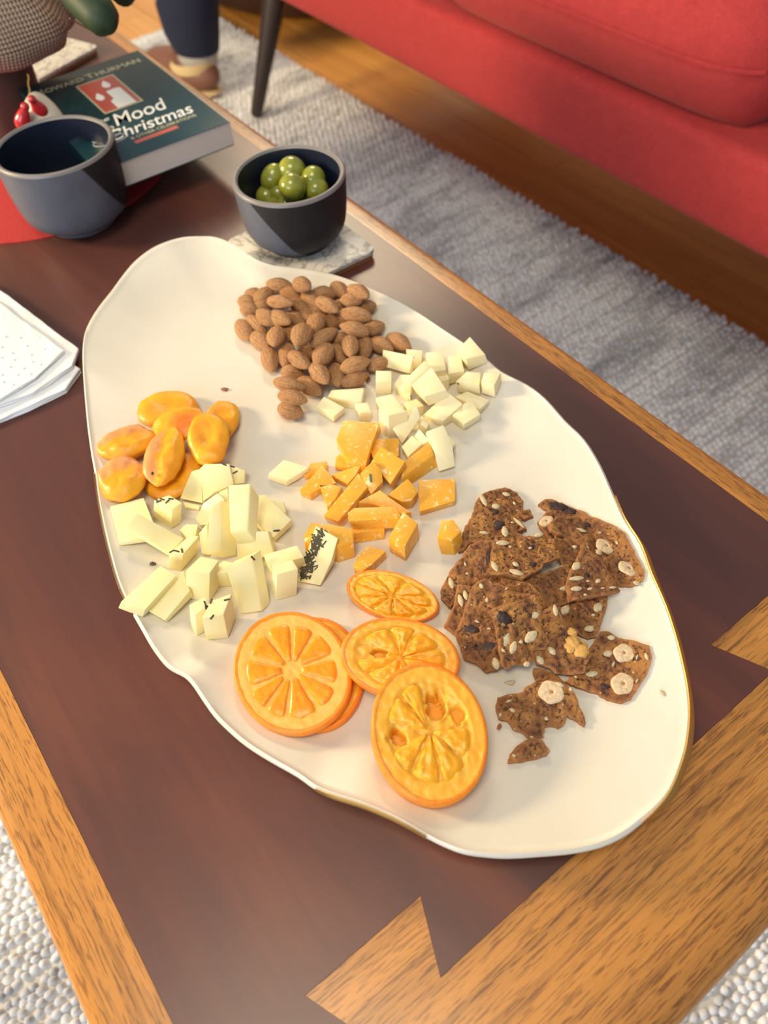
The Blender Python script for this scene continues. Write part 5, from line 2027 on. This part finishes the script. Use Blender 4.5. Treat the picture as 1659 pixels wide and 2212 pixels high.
lf = [((140, -60), (185, 0), (238, 58), 0.0190), ((255, -70), (262, -20), (268, -12), 0.014)]
for (a, b, c_, r) in lf:
    ps = [P(*a, T + 0.165), P(*b, T + 0.155), P(*c_, T + 0.140)]
    pts, rad = [], []
    for i in range(11):
        t = i / 10
        p = ps[0] * (1 - t) ** 2 + ps[1] * 2 * t * (1 - t) + ps[2] * t * t
        pts.append(p - plant.location)
        rad.append(r * (0.80 + 0.22 * math.sin(3.0 * t + .5)) if t < 0.95 else r * 0.45)
    pts.append(pts[-1] + (pts[-1] - pts[-2]).normalized() * r * 0.25)
    rad.append(r * 0.08)
    link('cactus_pad', tube_mesh(pts, rad, 16), M['leaf'], plant)
st_ = plant.location
for (px_, py_) in ((140, -60), (255, -70)):
    q = P(px_, py_, T + 0.165) - st_
    link('stem', tube_mesh([(0, 0, 0.14), (q.x * 0.5, q.y * 0.5, 0.168), tuple(q)], [0.008, 0.009, 0.0100], 12), M['leaf'], plant)
wp = []
for i in range(9):
    t = i / 8
    q = P(150 + 45 * t, 40 + 25 * t, T + 0.135 - 0.02 * t) - st_
    wp.append(q)
link('loose_thread', tube_mesh(wp, 0.0008, 5), M['thread'], plant)

# ornament leaning on the bowl rim, hung by a gold cord from the wrap
M['pearl'] = mat('pearl_glaze', (0.74, 0.66, 0.52), 0.2, **{'Coat Weight': 0.7, 'Coat Roughness': 0.08})
M['red_gloss'] = mat('red_gloss', (0.50, 0.016, 0.022), 0.3, **{'Coat Weight': 0.5})
M['gold_cord'] = mat('gold_cord', (0.60, 0.40, 0.12), 0.35, Metallic=0.7)
oc = P(92, 255, T + 0.058)
orn = empty('hanging_ornament', oc, 'cream glass ornament with two red birds on a gold cord', 'ornament')
ob = blob_mesh(0.021, 0.009, 0.024, 24, 14, lambda c: Vector((c.x * (1 - 0.32 * c.z), c.y, c.z)))
body = link('body', ob, M['pearl'], orn)
body.rotation_euler = (-0.5, 0.2, 0.65 - math.pi / 2 + 0.9)
for (u, v, s, tl) in ((50, 255, 0.0085, 0.5), (84, 235, 0.0085, -0.3)):
    q = P(u, v, T + 0.068) - oc
    bd = link('red_bird', blob_mesh(s * 0.85, s * 0.8, s * 1.45, 20, 12, lambda c: Vector((c.x * (1 - .35 * c.z), c.y * (1 - .3 * c.z), c.z))), M['red_gloss'], orn)
    bd.location = q
    bd.rotation_euler = (0.2, tl, 0)
    hd = link('head', blob_mesh(s * 0.5, s * 0.5, s * 0.5, 14, 8), M['red_gloss'], bd)
    hd.location = (0, 0, s * 1.35)
c1 = P(66, 228, T + 0.070) - oc
c0 = P(60, 160, T + 0.092) - oc
link('gold_cord', tube_mesh([tuple(c1.lerp(c0, i / 8) + Vector((0.0006 * math.sin(i * 2), 0, 0))) for i in range(9)], 0.0009, 6), M['gold_cord'], orn)

# ------------------------------------------------------------------ person's lower leg, pouf beyond
M['denim'] = mat('navy_denim', (0.010, 0.014, 0.040), 0.9)
M['sock'] = mat('grey_sock', (0.42, 0.40, 0.37), 0.95)
M['leather'] = mat('brown_leather', (0.20, 0.085, 0.055), 0.55)
M['fleece'] = mat('tan_fleece', (0.62, 0.47, 0.24), 0.95)
fp = P(428, 185, 0.03)
per = empty('person', (fp.x, fp.y, 0.0162), 'person standing behind the table in navy trousers, grey sock and brown shoe', 'person')


def lp(px, py, z):
    q = P(px, py, z)
    return Vector((q.x - fp.x, q.y - fp.y, z - 0.0162))


depth_y = fp.y


def at_y(px, py, y):
    d = ray(px, py)
    p = CAMPOS + d * (y / d.y)
    return Vector((p.x - fp.x, p.y - fp.y, p.z - 0.0162))


tr = [at_y(426, 108, depth_y), at_y(424, 95, depth_y), at_y(414, 60, depth_y), at_y(405, 15, depth_y), at_y(408, -40, depth_y), at_y(412, -160, depth_y - 0.02), at_y(415, -300, depth_y - 0.03)]
link('trousers', tube_mesh([tuple(p) for p in tr], [0.050, 0.054, 0.063, 0.069, 0.062, 0.068, 0.076], 24), M['denim'], per)
sk = [at_y(428, 160, depth_y), at_y(427, 128, depth_y), at_y(425, 92, depth_y)]
link('sock', tube_mesh([tuple(p) for p in sk], [0.043, 0.045, 0.048], 24), M['sock'], per)


def shoe_mesh(scale=1.0):
    bm = bmesh.new()
    bmesh.ops.create_uvsphere(bm, u_segments=24, v_segments=16, radius=1)
    for v in bm.verts:
        x, y, z = v.co
        v.co = (x * 0.046 * scale * (1 - 0.10 * y), 0.045 + y * 0.115 * scale, 0.042 + z * (0.046 if z > 0 else 0.042))
    return bm_mesh(bm, True, 180)


sh = link('shoe', shoe_mesh(), M['leather'], per)
sh.rotation_euler = (0, 0, 0.35)
sole_me = blob_mesh(0.044, 0.112, 0.009, 24, 10)
sole_me.transform(Matrix.Translation((0, 0.045, 0.009)))
sole = link('sole', sole_me, M['fleece'], sh)
link('fleece_collar', lathe_mesh([(0.040, 0.060), (0.050, 0.055), (0.053, 0.066), (0.047, 0.076), (0.040, 0.070)], 32, 80, True), M['fleece'], sh)

pouf_c = Vector((1.405, 2.25, 0))
M['pouf'] = mat('dark_brown_leather', (0.055, 0.026, 0.018), 0.4)
pf = empty('leather_pouf', pouf_c, 'dark brown rounded pouf on the floor beyond the sofa leg', 'pouf')
link('side', lathe_mesh([(0, 0.001), (0.33, 0.001), (0.375, 0.03), (0.39, 0.14), (0.375, 0.24), (0.34, 0.285), (0.0, 0.30)], 64, 60,
                        wob=lambda t, r, z: 1 + 0.012 * math.sin(16 * t)), M['pouf'], pf)
link('seam', lathe_mesh([(0.386, 0.095), (0.394, 0.10), (0.386, 0.105)], 64, 90), M['leg_wood'], pf)
